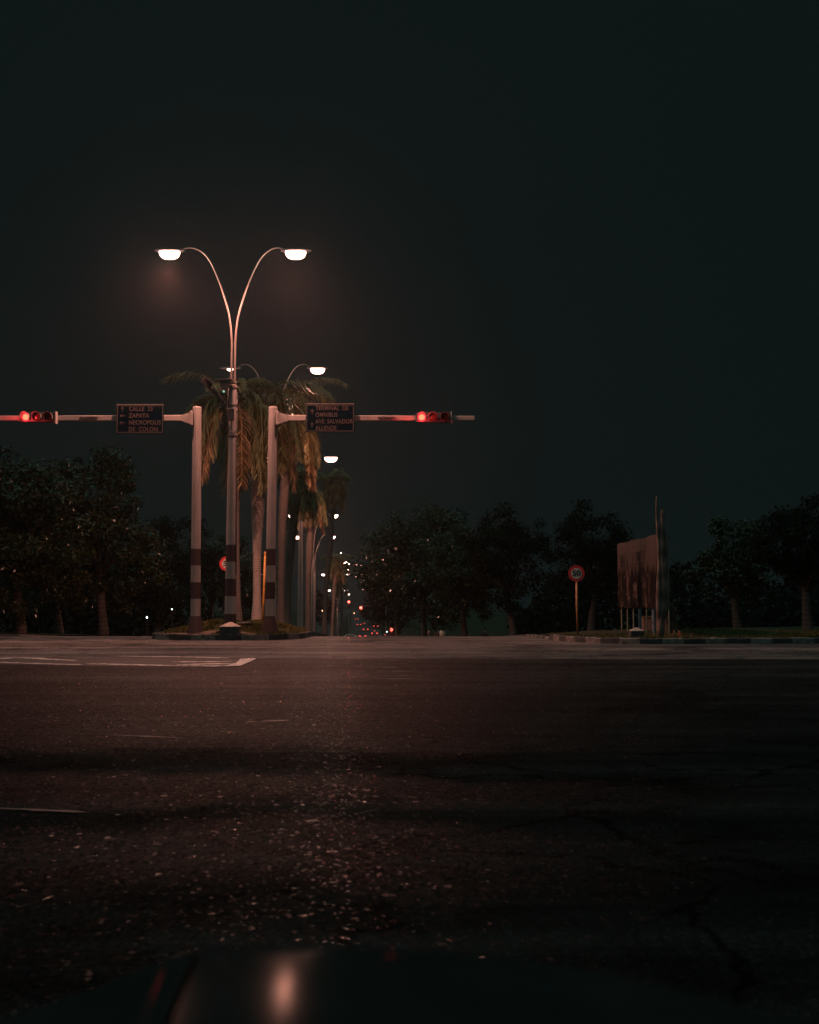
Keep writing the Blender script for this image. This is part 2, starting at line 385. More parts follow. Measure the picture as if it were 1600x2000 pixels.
def np_quads(name, V, mats, parent=None, mi=None):
    """V: (n,4,3) array of separate quads"""
    n = len(V); me = bpy.data.meshes.new(name)
    me.vertices.add(n * 4); me.vertices.foreach_set('co', np.asarray(V, dtype=np.float32).ravel())
    me.loops.add(n * 4); me.loops.foreach_set('vertex_index', np.arange(n * 4, dtype=np.int32))
    me.polygons.add(n); me.polygons.foreach_set('loop_start', np.arange(0, n * 4, 4, dtype=np.int32))
    for m in (mats if isinstance(mats, (list, tuple)) else [mats]): me.materials.append(m)
    if mi is not None: me.polygons.foreach_set('material_index', np.asarray(mi, dtype=np.int32))
    me.update(calc_edges=True); me.validate()
    o = bpy.data.objects.new(name, me); C.objects.link(o)
    if parent is not None: o.parent = parent
    return o
def bevel(o, w=0.01, seg=2):
    md = o.modifiers.new('bevel', 'BEVEL'); md.width = w; md.segments = seg; md.limit_method = 'ANGLE'; return o
def text_mesh(name, s, size, mat, parent, loc, rot=(PI/2, 0, 0), xs=1.0, bold=0.0, align='LEFT', depth=0.002, spacing=1.0):
    cu = bpy.data.curves.new(name, 'FONT'); cu.body = s; cu.size = size; cu.offset = bold; cu.extrude = depth
    cu.align_x = align; cu.align_y = 'CENTER'; cu.space_character = spacing
    t = bpy.data.objects.new(name + '_tmp', cu); C.objects.link(t)
    dg = bpy.context.evaluated_depsgraph_get(); me = bpy.data.meshes.new_from_object(t.evaluated_get(dg))
    bpy.data.objects.remove(t); bpy.data.curves.remove(cu)
    me.materials.clear(); me.materials.append(mat)
    o = bpy.data.objects.new(name, me); C.objects.link(o); o.parent = parent; o.location = loc; o.rotation_euler = rot
    o.scale = (xs, 1, 1)
    return o
def copy_tree(o, parent=None):
    c = o.copy(); C.objects.link(c)
    if parent is not None: c.parent = parent
    for ch in list(o.children): copy_tree(ch, c)
    return c

# ------------------------------------------------------------------ ground, road, kerbs
def XMR(Y): return -1.45 - 0.046 * Y          # median right edge
def XML(Y): return -5.25 - 0.046 * Y          # median left edge
def XR(Y):                                    # right kerb of the avenue
    return float(np.interp(Y, [30, 33.5, 60, 240, 1200], [3.8, 3.75, 3.6, -3.5, -46]))
def XL(Y): return -12.6 - 0.062 * Y if Y < 240 else -27.5 - (Y - 240) * 0.048
YS = list(np.arange(-40, 30, 2.0)) + list(np.arange(30, 60, 1.0)) + list(np.arange(60, 280, 5.0)) + list(np.arange(280, 1500, 60.0))

def sheet(name, xs, ys, zf, mat, kind='structure'):
    m = MB()
    for y in ys:
        for x in xs(y): m.v.append((x, y, zf(x, y)))
    n = len(xs(ys[0]))
    for i in range(len(ys) - 1):
        for k in range(n - 1):
            m.f.append((i*n+k, i*n+k+1, (i+1)*n+k+1, (i+1)*n+k)); m.m.append(0)
    o = m.build(name, mat, smooth=True); o['kind'] = kind; return o
sheet('ground', lambda y: list(np.linspace(-600, 600, 13)), [-60] + YS + [1500], lambda x, y: gz(y) - 0.06, M['ground'])
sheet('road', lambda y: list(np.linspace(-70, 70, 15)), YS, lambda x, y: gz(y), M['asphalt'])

def spline(pts, n):
    out = []
    P_ = [Vector(p) for p in pts]
    for i in range(len(P_) - 1):
        a = P_[max(i-1, 0)]; b = P_[i]; c = P_[i+1]; d = P_[min(i+2, len(P_)-1)]
        for k in range(n):
            t = k / n
            out.append(0.5 * ((2*b) + (c-a)*t + (2*a-5*b+4*c-d)*t*t + (3*b-3*c+d-a)*t*t*t))
    out.append(P_[-1]); return out
def kerb(name, line, h0, w, seglen, inward):
    """painted kerb stones along a plan line; inward = side of the verge (+1 left of travel)"""
    m = MB(); acc = 0.0; mi = 0
    for i in range(len(line) - 1):
        a, b = line[i], line[i+1]; d = (b - a); ln = d.length
        if ln < 1e-4: continue
        nrm = Vector((-d.y, d.x)).normalized() * w * inward
        m_ = mi
        za, zb = gz(a.y), gz(b.y); h = h0 * (0.45 if (inward == -1 and a.x > 0 and a.y > 32.5) else 1.0)
        j = random.uniform(-0.012, 0.012)
        v = [(a.x, a.y, za-0.05), (b.x, b.y, zb-0.05), (b.x, b.y, zb+h+j-0.02), (b.x+nrm.x*0.12, b.y+nrm.y*0.12, zb+h+j), (b.x+nrm.x, b.y+nrm.y, zb+h+j), (b.x+nrm.x, b.y+nrm.y, zb-0.05),
             (a.x, a.y, za+h+j-0.02), (a.x+nrm.x*0.12, a.y+nrm.y*0.12, za+h+j), (a.x+nrm.x, a.y+nrm.y, za+h+j), (a.x+nrm.x, a.y+nrm.y, za-0.05)]
        m.add(v, [(0,1,2,6), (6,2,3,7), (7,3,4,8), (8,4,5,9), (0,6,7,8,9), (1,5,4,3,2)], m_)
        acc += ln
        if acc >= seglen: acc = 0; mi = 1 - mi
    o = m.build(name, [M['kerb_white'], M['kerb_black']]); o['kind'] = 'structure'; return o
V2 = lambda x, y: Vector((x, y))
# median island outline: front edge from the photograph, then along the avenue
front = [V2(XML(48), 48), V2(XML(40), 40), V2(-7.15, 36.2), V2(-6.95, 33.2), V2(-6.2, 32.25), V2(-5.0, 32.0), V2(-4.0, 32.1), V2(-3.35, 32.9), V2(-3.1, 34.6), V2(XMR(40), 40), V2(XMR(48), 48)]
isl = spline([(p.x, p.y, 0) for p in front], 16)
isl = [V2(p.x, p.y) for p in isl]
isl_line = [V2(XML(y), y) for y in (1200, 700, 400, 280, 220, 160, 120, 90, 70, 58)] + isl + [V2(XMR(y), y) for y in (58, 70, 90, 120, 160, 220, 280, 400, 700, 1200)]
kerb('kerb', isl_line, 0.15, 0.16, 0.62, -1)
def island_x(y):
    if y < 48:
        xs = []
        for i in range(len(isl) - 1):
            a, b = isl[i], isl[i+1]
            if (a.y - y) * (b.y - y) <= 0 and abs(a.y - b.y) > 1e-6:
                xs.append(a.x + (b.x - a.x) * (y - a.y) / (b.y - a.y))
        if len(xs) >= 2: return min(xs) + 0.14, max(xs) - 0.14
    return XML(y) + 0.14, XMR(y) - 0.14
def island_z(x, y):
    a, b = island_x(y); t = max(0, min(1, (x - a) / max(1e-3, b - a)))
    edge = math.sin(PI * t) ** 0.6
    fr = max(0, min(1, (y - 32.3) / 2.2)); fr = fr * fr * (3 - 2 * fr)
    far = 1.0 if y < 120 else 0.5
    return gz(y) + 0.13 + 0.30 * edge * fr * far + 0.05 * edge * math.sin(x * 3.1 + y * 0.9)
iy = [32.12, 32.3, 32.6, 33, 33.5, 34, 34.5, 35, 36, 37, 38, 40, 42, 45, 48, 52, 58, 65, 75, 90, 110, 140, 180, 230, 280, 400, 700, 1200]
def isl_xs(y):
    a, b = island_x(y); return [a + (b - a) * k / 24 for k in range(25)]
med = sheet('median_ground', isl_xs, iy, island_z, M['verge'])

# right corner and verge
rk = spline([(60, 31.5, 0), (30, 30.4, 0), (14, 29.8, 0), (8.5, 29.3, 0), (6.4, 29.0, 0), (5.3, 29.2, 0), (4.5, 29.9, 0), (4.0, 31.2, 0), (3.75, 33.5, 0), (3.7, 38, 0)], 20)
rk = [V2(p.x, p.y) for p in rk]
rk_line = rk + [V2(XR(y), y) for y in (45, 60, 80, 110, 150, 200, 240, 300, 500, 1200)]
kerb('kerb', rk_line, 0.14, 0.16, 0.5, -1)
def right_front(x):   # y of the kerb on the cross street for x
    best = 1e9
    for i in range(len(rk) - 1):
        a, b = rk[i], rk[i+1]
        if (a.x - x) * (b.x - x) <= 0 and abs(a.x - b.x) > 1e-6:
            best = min(best, a.y + (b.y - a.y) * (x - a.x) / (b.x - a.x))
    return best
def right_z(x, y):
    return gz(y) * (1.0 if x < 5 else max(0.55, 1 - (x - 5) / 60)) + 0.125 + 0.05 * math.sin(x * 1.3 + 0.4) * math.sin(y * 0.7) + (0.10 * (1 - math.exp(-max(0, y - 30.5) / 2.0)) + 0.06) * max(0, min(1, (x - 4.6) / 3)) - 0.06
m = MB(); xs_ = list(np.arange(3.95, 12, 0.35)) + list(np.arange(12, 60, 2.0)); yo = [0, 0.3, 0.8, 1.5, 2.5, 4, 6, 9, 13, 18, 25, 35, 50, 80, 130, 200, 260, 400, 1200]
# rows start on the kerb line, and later rows close in to the avenue's edge
for dy in yo:
    for i, x in enumerate(xs_):
        y0 = right_front(x) if x > 4.0 else 31.6
        if y0 > 1e8: y0 = 31.0
        y = y0 + 0.14 + dy
        sh = 0.0
        if dy > 0: sh = (XR(y) + 0.15 - 3.95) * (1 - min(1, (x - 3.95) / 60.0))
        xx = x + sh
        m.v.append((xx, y, right_z(x, y)))
n = len(xs_)
for i in range(len(yo) - 1):
    for k in range(n - 1): m.f.append((i*n+k, i*n+k+1, (i+1)*n+k+1, (i+1)*n+k)); m.m.append(0)
o = m.build('verge', M['verge'], smooth=True); o['kind'] = 'structure'
# left verge beyond the left carriageway
def lz(x, y): return gz(y) + 0.16 + 0.12 * math.sin(x * 0.6) ** 2
sheet('verge', lambda y: [XL(y) - d for d in (0.16, 1, 2, 4, 7, 12, 20, 40)][::-1], [37.5, 39, 42, 46, 52, 60, 75, 100, 150, 220, 300, 500, 1200], lz, M['verge'])
kerb('kerb', [V2(-70, 36.6), V2(-40, 36.6), V2(-22, 36.8), V2(XL(38.5)-1.2, 37.0), V2(XL(39), 38.6)] + [V2(XL(y), y) for y in (42, 48, 55, 65, 80, 110, 150, 220, 300, 600, 1200)], 0.14, 0.15, 1.4, -1 if False else 1)

# trodden earth patches on the island front
def flat_poly(name, pts, z, mat, kind='structure'):
    m = MB(); m.add([(p[0], p[1], z + gz(p[1])) for p in pts], [tuple(range(len(pts)))]); o = m.build(name, mat); o['kind'] = kind; return o
for (cx, cy, rx, ry) in [(-5.95, 32.75, 0.75, 0.45), (-4.55, 32.55, 0.42, 0.35)]:
    m = MB(); k = 22; pts = []
    for i in range(k):
        a = 2 * PI * i / k; r = 1 + 0.18 * math.sin(3 * a + cx) + 0.1 * math.sin(7 * a)
        x, y = cx + rx * r * math.cos(a), cy + ry * r * math.sin(a)
        pts.append((x, y, island_z(x, max(32.15, y)) + 0.014))
    m.add([(cx, cy, island_z(cx, cy) + 0.03)] + pts, [(0, 1 + i, 1 + (i + 1) % k) for i in range(k)])
    o = m.build('path', M['sand'], smooth=True); o['kind'] = 'structure'

# painted markings, worn; each at its real place on the tarmac
def marking(pix, name='road_marking', mat=None, z=0.004, jag=0.0):
    pts = [G(*p) for p in pix]
    m = MB(); m.add([(p.x, p.y, z) for p in pts], [tuple(range(len(pts)))])
    o = m.build(name, mat or M['paint']); o['kind'] = 'structure'; return o
def stroke(pix, w, z=0.008, mat='paint', wear=0.25):
    """a painted line of w metres width along pixels, its edges crumbled and parts of it gone"""
    P_ = [G(*p) for p in pix]; pts = []
    for i in range(len(P_) - 1):
        k = max(2, int((P_[i+1] - P_[i]).length / 0.06)); pts += [P_[i].lerp(P_[i+1], j / k) for j in range(k)]
    pts.append(P_[-1]); m = MB(); n = len(pts); ph = random.uniform(0, 9)
    ww = []
    for i in range(n):
        f = 0.5 + 0.5 * math.sin(i*0.21 + ph) * math.sin(i*0.077 + 2*ph)
        g_ = 0.0 if f < wear * 0.9 and random.random() < 0.85 else 1.0
        e = min(1.0, (i + 1) / 5, (n - i) / 5)
        ww.append(w * e * g_ * random.uniform(0.45, 1.15))
    for i, p in enumerate(pts):
        t = (pts[min(i+1, n-1)] - pts[max(i-1, 0)]); t.z = 0; t.normalize(); q = Vector((-t.y, t.x, 0))
        sh = random.uniform(-0.12, 0.12) * w
        m.v.append((p.x + q.x*(ww[i]/2+sh), p.y + q.y*(ww[i]/2+sh), z)); m.v.append((p.x - q.x*(ww[i]/2-sh), p.y - q.y*(ww[i]/2-sh), z))
        if i and (ww[i] + ww[i-1]) > 0: m.f.append((2*i-2, 2*i-1, 2*i+1, 2*i)); m.m.append(0)
    o = m.build('road_marking', M[mat]); o['kind'] = 'structure'; return o
marking([(-60, 1290.5), (60, 1286.5), (200, 1285), (380, 1286), (478, 1288.5), (488, 1290), (452, 1301.5), (380, 1303), (200, 1301.5), (60, 1298.5), (-60, 1297)], 'road_patch', M['tar'], 0.004)
stroke([(-60, 1290), (0, 1287.5), (25, 1285.8), (60, 1285.8), (100, 1288.5), (150, 1291)], 0.32)
stroke([(-60, 1293.5), (0, 1294.3), (80, 1297), (180, 1299.5)], 0.22)
stroke([(170, 1297.5), (260, 1299.5), (340, 1301.5), (450, 1302.5)], 0.28, 0.0115)
stroke([(215, 1282), (320, 1283), (400, 1284.5), (484, 1288)], 0.26)
stroke([(326, 1293.5), (400, 1293.2), (452, 1292.4)], 0.26)
stroke([(345, 1299.3), (400, 1297.6), (460, 1296.8)], 0.34)
marking([(470, 1288.2), (499, 1287.2), (499, 1289.2), (470, 1302.2), (438, 1302.8), (462, 1296)], z=0.0155)
stroke([(185, 1437.5), (240, 1438), (300, 1440.5), (356, 1443)], 0.05, mat='ghost', wear=0.6)
stroke([(340, 1412), (420, 1415), (520, 1410), (640, 1406)], 0.09, mat='ghost', wear=0.6)
stroke([(345, 1428), (470, 1431)], 0.05, mat='ghost', wear=0.6)
stroke([(-40, 1580), (60, 1584), (150, 1588), (235, 1594)], 0.05, mat='ghost', wear=0.6)
stroke([(120, 1504), (190, 1506)], 0.05, mat='ghost', wear=0.6)
for k in range(7):      # traces of a worn crossing
    y = 1282 + k * 7.5
    stroke([(712 + k*2, y + random.uniform(-1, 1)), (745, y + random.uniform(-1, 1)), (785 + 6*k, y + random.uniform(-1, 1))], 0.09, mat='ghost', wear=0.75)

# ------------------------------------------------------------------ street lamps
def lamp_head(parent, x, z, s, glow, power, yoff=0.0, ls=1.0):
    """LED head at the tip of an arm: slim casing, drop glass, real light below; s = side"""
    h = MB()
    pr = [(-0.42, 0.05, 0.03), (-0.34, 0.13, 0.055), (0.0, 0.17, 0.075), (0.30, 0.16, 0.065), (0.42, 0.07, 0.03)]
    n = 12; o = 0
    for (dx, wy, hz) in pr:
        for k in range(n):
            a = 2*PI*k/n
            h.v.append((x + s*dx, yoff + wy*math.cos(a), z + 0.06 + 0.7*hz*math.sin(a)))
    for i in range(len(pr)-1):
        for k in range(n): h.f.append((i*n+k, i*n+(k+1) % n, (i+1)*n+(k+1) % n, (i+1)*n+k)); h.m.append(0)
    h.f.append(tuple(range(n))); h.m.append(0); h.f.append(tuple((len(pr)-1)*n+k for k in range(n))); h.m.append(0)
    ho = h.build('lamp_head', M['black'], parent, smooth=True)
    g = MB(); nu, nv = 18, 7
    for j in range(nv):
        v = j / (nv-1) * PI/2
        for i in range(nu):
            a = 2*PI*i/nu; ca, sa = math.cos(a), math.sin(a)
            ex = math.copysign(abs(ca)**0.6, ca); ey = math.copysign(abs(sa)**0.6, sa)
            g.v.append((x + ls*0.29*ex*math.cos(v)**0.7, yoff + ls*0.13*ey*math.cos(v)**0.7, z + 0.03 - ls*0.22*math.sin(v)))
    for j in range(nv-1):
        for i in range(nu): g.f.append((j*nu+i, j*nu+(i+1) % nu, (j+1)*nu+(i+1) % nu, (j+1)*nu+i)); g.m.append(0)
    go = g.build('lens', glow, ho, smooth=True)
    if power > 0:
        ld = bpy.data.lights.new('street_light', 'SPOT'); ld.energy = power; ld.color = LAMP_COL
        ld.spot_size = R(162); ld.spot_blend = 0.6; ld.shadow_soft_size = 0.16
        lo = bpy.data.objects.new('street_light', ld); C.objects.link(lo); lo.parent = ho; lo.location = (x, yoff, z - 0.37)
        pd = bpy.data.lights.new('street_light_spill', 'POINT'); pd.energy = power * 0.13; pd.color = (1.0, 0.55, 0.42); pd.shadow_soft_size = 0.16
        po = bpy.data.objects.new('street_light_spill', pd); C.objects.link(po); po.parent = ho; po.location = (x, yoff, z - 0.37)
def oct_pole(m, z0, z1, r0, r1, bands, n=16, c=(0, 0), lean=0.0):
    """tapering pole; bands = [(z, material index)] from z up"""
    zs = [z0] + [b[0] for b in bands if b[0] > z0] + [z1]
    for i in range(len(zs)-1):
        a, b = zs[i], zs[i+1]; mi = [q[1] for q in bands if q[0] <= a + 1e-6][-1]
        ra = r0 + (r1-r0)*(a-z0)/(z1-z0); rb = r0 + (r1-r0)*(b-z0)/(z1-z0)
        m.tube([(c[0]+lean*a, c[1], a), (c[0]+lean*b, c[1], b)], [ra, rb], n, mi)
lamp_labels = {
 0: 'tall concrete street lamp banded maroon and pale, twin arms, nearest on the median',
 1: 'twin armed street lamp behind the first palms, its right head lit above the blue sign',
 2: 'street lamp with pale concrete post among the dark small palms, third along the median',
 3: 'street lamp whose two arms part in a narrow V above the far palms',
 4: 'street lamp with head just below that of the V armed one',
 5: 'small far street lamp lit alone above the far junction',
 6: 'far street lamp, lowest bright white cluster over the red signals',
 7: 'farthest street lamp, tiny and faint down the avenue'}
def street_lamp(i, X, Y, H, z0, detail, power):
    t = empty('street_lamp', (X, Y, z0)); tag(t, lamp_labels[i], 'street lamp', 'twin armed street lamps along the median')
    m = MB()
    zt = 6.62 * H / 10.2
    if detail:
        bands = [(0.0, 1), (0.56, 0), (1.03, 1), (1.50, 0), (1.96, 1), (2.42, 0)]
    else: bands = [(0.0, 0)]
    oct_pole(m, 0.0, zt, 0.165, 0.098, bands, 20)
    if detail: m.prof((0, 0, -0.05), [(0.26, 0), (0.24, 0.12), (0.18, 0.30)], 20, mi=1)
    m.build('post', [M['pole'], M['maroon']], t, smooth=False)
    if detail:
        for zz in (5.35, 6.2):
            r_ = 0.165 + (0.098 - 0.165) * zz / zt
            c = MB(); c.prof((0, 0, zz), [(r_ + 0.002, 0), (r_ + 0.008, 0.005), (r_ + 0.008, 0.04), (r_ + 0.002, 0.045)], 20); c.build('strap', M['darkmetal'], t)
        c = MB(); c.tube([(-0.10, -0.10, 6.75), (-0.135, -0.11, 6.3), (-0.12, -0.13, 5.75), (-0.04, -0.16, 5.50), (0.07, -0.15, 5.42), (0.11, -0.10, 5.6)], 0.013, 6); c.build('cable', M['black'], t, smooth=True)
        c = MB(); c.tube([(0.115, -0.05, 6.6), (0.13, -0.06, 5.0), (0.14, -0.06, 3.2), (0.155, -0.06, 1.6)], 0.011, 6); c.build('cable', M['darkmetal'], t, smooth=True)
        c = MB(); c.box((-0.02, -0.145, 5.95), (0.17, 0.05, 0.34)); co = c.build('control_box', M['darkmetal'], t); bevel(co, 0.01)
    c = MB(); c.prof((0, 0, zt - 0.03), [(0.12, 0), (0.12, 0.07), (0.09, 0.09)], 16); c.prof((0.02, 0, zt + 0.10), [(0.085, 0), (0.085, 0.05)], 12)
    c.build('collar', M['steel'], t)
    for s in (-1, 1):
        a = MB(); b0 = 0.045 * s
        hz = H
        pts = spline([(b0, 0, zt), (b0, 0, zt + 0.9), (b0*1.1, 0, hz - 2.35), (s*0.12, 0, hz - 1.70), (s*0.29, 0, hz - 1.08), (s*0.46, 0, hz - 0.60), (s*0.69, 0, hz - 0.12), (s*0.92, -0.02, hz + 0.13), (s*1.18, -0.12 if i == 0 else -0.04, hz + 0.20), (s*1.42, -0.30 if i == 0 else -0.05, hz + 0.10)], 8)
        rr = [0.030 - 0.017 * k / (len(pts)-1) for k in range(len(pts))]
        a.tube(pts, rr, 8); a.build('arm', M['steel'], t, smooth=True)
        lamp_head(t, s*1.72, hz, s, M['lamp'] if i < 5 else M['lamp_far'], power * (0.3 if (i == 1 and s < 0) else 1.0), -0.35 if i == 0 else -0.05, (0.45 if s < 0 and i == 1 else 1.0) if i < 2 else 1.3)
    return t
LY = [32.3, 46.5, 69, 100, 120, 185, 240, 300]
LHX = [(452.5 + 0), 533, 588, 612, 615, 655, 660, 668]
for i, (Y, px) in enumerate(zip(LY, LHX)):
    X = PX(px, Y); z0 = gz(Y) + (0.14 if i == 0 else 0.3)
    H = 10.2 if i else 10.38
    street_lamp(i, X, Y, H, z0, i == 0, LAMP_W * (1.0, 0.65, 0.55, 0.8, 0.8, 0.6, 0.6, 0.6)[i])

# ------------------------------------------------------------------ mast arms with signs and signals
YP = 33.0
def mast(px_b, px_t, side, px_end, label):
    b = P(px_b, 1240, YP); t = empty('signal_mast', (PX(px_b, YP), YP, 0.13)); tag(t, label, 'traffic signal mast', 'signal masts on the median')
    top = P(px_t, 797, YP); H = top.z - 0.13; lean = (top.x - PX(px_b, YP)) / H * 0.5
    m = MB()
    bands = [(0.0, 1), (0.50, 0), (0.97, 1), (1.43, 0), (1.89, 1), (2.35, 0)]
    oct_pole(m, 0.0, H, 0.142, 0.122, bands, 12, lean=lean)
    m.prof((0, 0, -0.05), [(0.235, 0), (0.225, 0.1), (0.15, 0.52)], 12, mi=1)
    m.prof((lean*H, 0, H), [(0.125, 0), (0.11, 0.035), (0.03, 0.05)], 12)
    m.build('post', [M['pole'], M['maroon']], t)
    za = P(px_t, 817, YP).z - 0.13
    x0 = lean*za; xe = PX(px_end, YP) - PX(px_b, YP)
    br = MB()
    br.add([(x0+side*0.10, -0.10, za-0.20), (x0+side*0.10, 0.10, za-0.20), (x0+side*0.10, 0.10, za+0.17), (x0+side*0.10, -0.10, za+0.17),
            (x0+side*0.42, -0.075, za-0.085), (x0+side*0.42, 0.075, za-0.085), (x0+side*0.42, 0.075, za+0.085), (x0+side*0.42, -0.075, za+0.085)],
           [(0,1,2,3),(4,7,6,5),(0,4,5,1),(1,5,6,2),(2,6,7,3),(3,7,4,0)])
    br.box((x0+side*0.12, 0, za), (0.05, 0.34, 0.40))
    for zz in (-0.15, 0.15): 
        for yy in (-0.14, 0.14): br.prof((x0+side*0.14, yy, za+zz), [(0.018, 0), (0.018, 0.04*side)], 6, 'x')
    br.build('bracket', M['arm'], t)
    a = MB(); d0 = x0+side*0.418
    a.add([(d0, -0.073, za-0.083), (d0, 0.073, za-0.083), (d0, 0.073, za+0.083), (d0, -0.073, za+0.083),
           (xe, -0.055, za-0.062), (xe, 0.055, za-0.062), (xe, 0.055, za+0.062), (xe, -0.055, za+0.062)],
          [(0,1,2,3),(4,7,6,5),(0,4,5,1),(1,5,6,2),(2,6,7,3),(3,7,4,0)])
    ao = a.build('arm', M['arm'], t); bevel(ao, 0.015)
    # clamp of twisted wire on the arm
    w = MB(); cx = (PX(755, YP) if side > 0 else PX(172, YP)) - PX(px_b, YP)
    w.tube([(cx-0.25, -0.075, za+0.02), (cx+0.25, -0.075, za+0.02)], 0.012, 6)
    rr = random.Random(3)
    for k in range(5):
        q = cx - 0.14 + 0.07*k
        w.tube([(q, -0.082, za+rr.uniform(0.02, 0.06)), (q+rr.uniform(-.04, .04), -0.10, za), (q+rr.uniform(-.05, .05), -0.085, za-rr.uniform(0.03, 0.09))], 0.009, 5)
    w.prof((cx, 0, za), [(0.0, -0.001)]*2, 4) if False else None
    w.build('wire_clamp', M['black'], t)
    return t, za + 0.13
mL, zaL = mast(385, 382.5, -1, -120, 'banded post on the left of the median, its arm reaching left out of the picture')
mR, zaR = mast(529, 536.5, 1, 928, 'banded post on the right of the median, its arm reaching right over the road')

def arrow(parent, x, y, z, s, d):
    m = MB(); pts = {'u': [(0, 1), (0.62, 0.3), (0.62, 0.0), (0.12, 0.52), (0.12, -1), (-0.12, -1), (-0.12, 0.52), (-0.62, 0.0), (-0.62, 0.3)]}['u']
    vs = []
    for (a, b) in pts:
        if d == 'l': a, b = -b, a
        vs.append((x + a*s, y, z + b*s))
    m.add(vs, [(0, 1, 2, 3), (0, 3, 4, 5, 6), (0, 6, 7, 8)])
    return m.build('arrow', M['sign_text'], parent)
def dir_sign(px0, px1, py0, py1, lines, arrows, label, tx):
    Y = YP - 0.16; a = P(px0, py0, Y); b = P(px1, py1, Y); w = b.x - a.x; h = a.z - b.z
    t = empty('direction_sign', ((a.x+b.x)/2, Y, (a.z+b.z)/2)); tag(t, label, 'road sign', 'direction signs hung on the mast arms')
    m = MB(); m.box((0, 0.012, 0), (w, 0.024, h)); o = m.build('panel', M['sign'], t); bevel(o, 0.008)
    f = MB(); k = 0.018; e = 0.03
    for (c, s) in [((0, -0.004, h/2-e), (w-2*e, 0.004, k)), ((0, -0.004, -h/2+e), (w-2*e, 0.004, k)), ((-w/2+e, -0.004, 0), (k, 0.004, h-2*e-k)), ((w/2-e, -0.004, 0), (k, 0.004, h-2*e-k))]: f.box(c, s)
    f.build('border', M['frame_line'], t)
    r = MB(); r.box((0, 0.012, h/2+0.007), (w*0.99, 0.03, 0.012)); r.build('top_rail', M['arm'], t)
    for k in (-0.3, 0.3):
        c = MB(); c.box((k*w, 0.055, (0)), (0.05, 0.06, 0.2)); c.build('hanger', M['darkmetal'], t)
    n = len(lines)
    for i, s in enumerate(lines):
        z = h/2 - h*(0.155 + 0.236*i)
        text_mesh('lettering', s, h*0.215, M['sign_text'], t, (-w/2 + tx*w, -0.006, z), xs=(0.80 if tx < 0.25 else 0.84), bold=0.002, spacing=1.05)
    for (fy, d) in arrows: arrow(t, -w/2 + 0.13*w, -0.006, h/2 - h*fy, h*0.095, d)
    return t
M['frame_line'] = plain('dull_sign_border', (0.06, 0.05, 0.048), 0.8, var=0.2, scale=12, bmp=0.05)
dir_sign(227.5, 319.5, 790.5, 846.5, ['CALLE  23', 'ZAPATA', 'NECROPOLIS', 'DE  COLON'], [(0.16, 'u'), (0.39, 'l'), (0.63, 'l')],
         'dark blue direction sign on the left mast arm, four lines beginning CALLE 23', 0.265)
dir_sign(597.5, 692.5, 789, 844, ['TERMINAL  DE', 'OMNIBUS', 'AVE. SALVADOR', 'ALLENDE'], [(0.28, 'u'), (0.75, 'u')],
         'dark blue direction sign on the right mast arm, four lines beginning TERMINAL DE', 0.20)

def signal(pxr, label, z):
    Y = YP - 0.20; x0 = PX(pxr, Y)
    t = empty('traffic_light', (x0, Y, z)); tag(t, label, 'traffic light', 'horizontal traffic lights on the mast arms')
    m = MB(); m.box((0.315, 0.05, 0), (0.96, 0.16, 0.27)); o = m.build('housing', M['black'], t); bevel(o, 0.02, 3)
    b = MB(); b.box((0.82, 0.05, 0.0), (0.025, 0.20, 0.34)); b.build('bracket', M['arm'], t); b = MB(); b.box((0.60, 0.135, 0), (0.06, 0.02, 0.2)); b.build('bracket', M['arm'], t)
    for k in range(3):
        cx = 0.315 * k
        l = MB(); l.prof((cx, -0.035, 0), [(0.118, 0.004), (0.115, -0.006), (0.082, -0.016), (0.03, -0.026)], 24, 'y')
        for q in range(len(l.m)): l.m[q] = 1 if q < 48 else 0
        lo = l.build('lens', [M['red_on'], M['red_rim']] if k == 0 else [M['lens_off']]*2, t, smooth=True)
        if k == 0: tag(lo, label='lit red lens')
        v = MB(); n = 22
        for j in range(n):       # tunnel visor, open below
            a = R(-35 + 250 * j / (n-1)); ca, sa = math.cos(a), math.sin(a)
            ln = 0.20 * (0.55 + 0.45 * max(0, sa))
            v.v += [(cx + 0.122*ca, -0.03, 0.122*sa), (cx + 0.122*ca, -0.03-ln, 0.122*sa + 0.01), (cx + 0.115*ca, -0.03-ln, 0.115*sa + 0.01), (cx + 0.115*ca, -0.03, 0.115*sa)]
            if j:
                q = 4*(j-1)
                v.f += [(q, q+4, q+5, q+1), (q+1, q+5, q+6, q+2), (q+2, q+6, q+7, q+3)]; v.m += [0]*3
        v.build('visor', M['visor'], t, smooth=False)
    ld = bpy.data.lights.new('red_signal_light', 'POINT'); ld.energy = 46; ld.color = (1, 0.045, 0.05); ld.shadow_soft_size = 0.10
    lo = bpy.data.objects.new('red_signal_light', ld); C.objects.link(lo); lo.parent = t; lo.location = (0, -0.42, -0.02)
    return t
signal(47, 'three lens traffic light showing red at the left edge of the picture', P(47, 815, YP - .2).z)
signal(824, 'three lens traffic light showing red near the end of the right mast arm', P(824, 815.5, YP - .2).z)

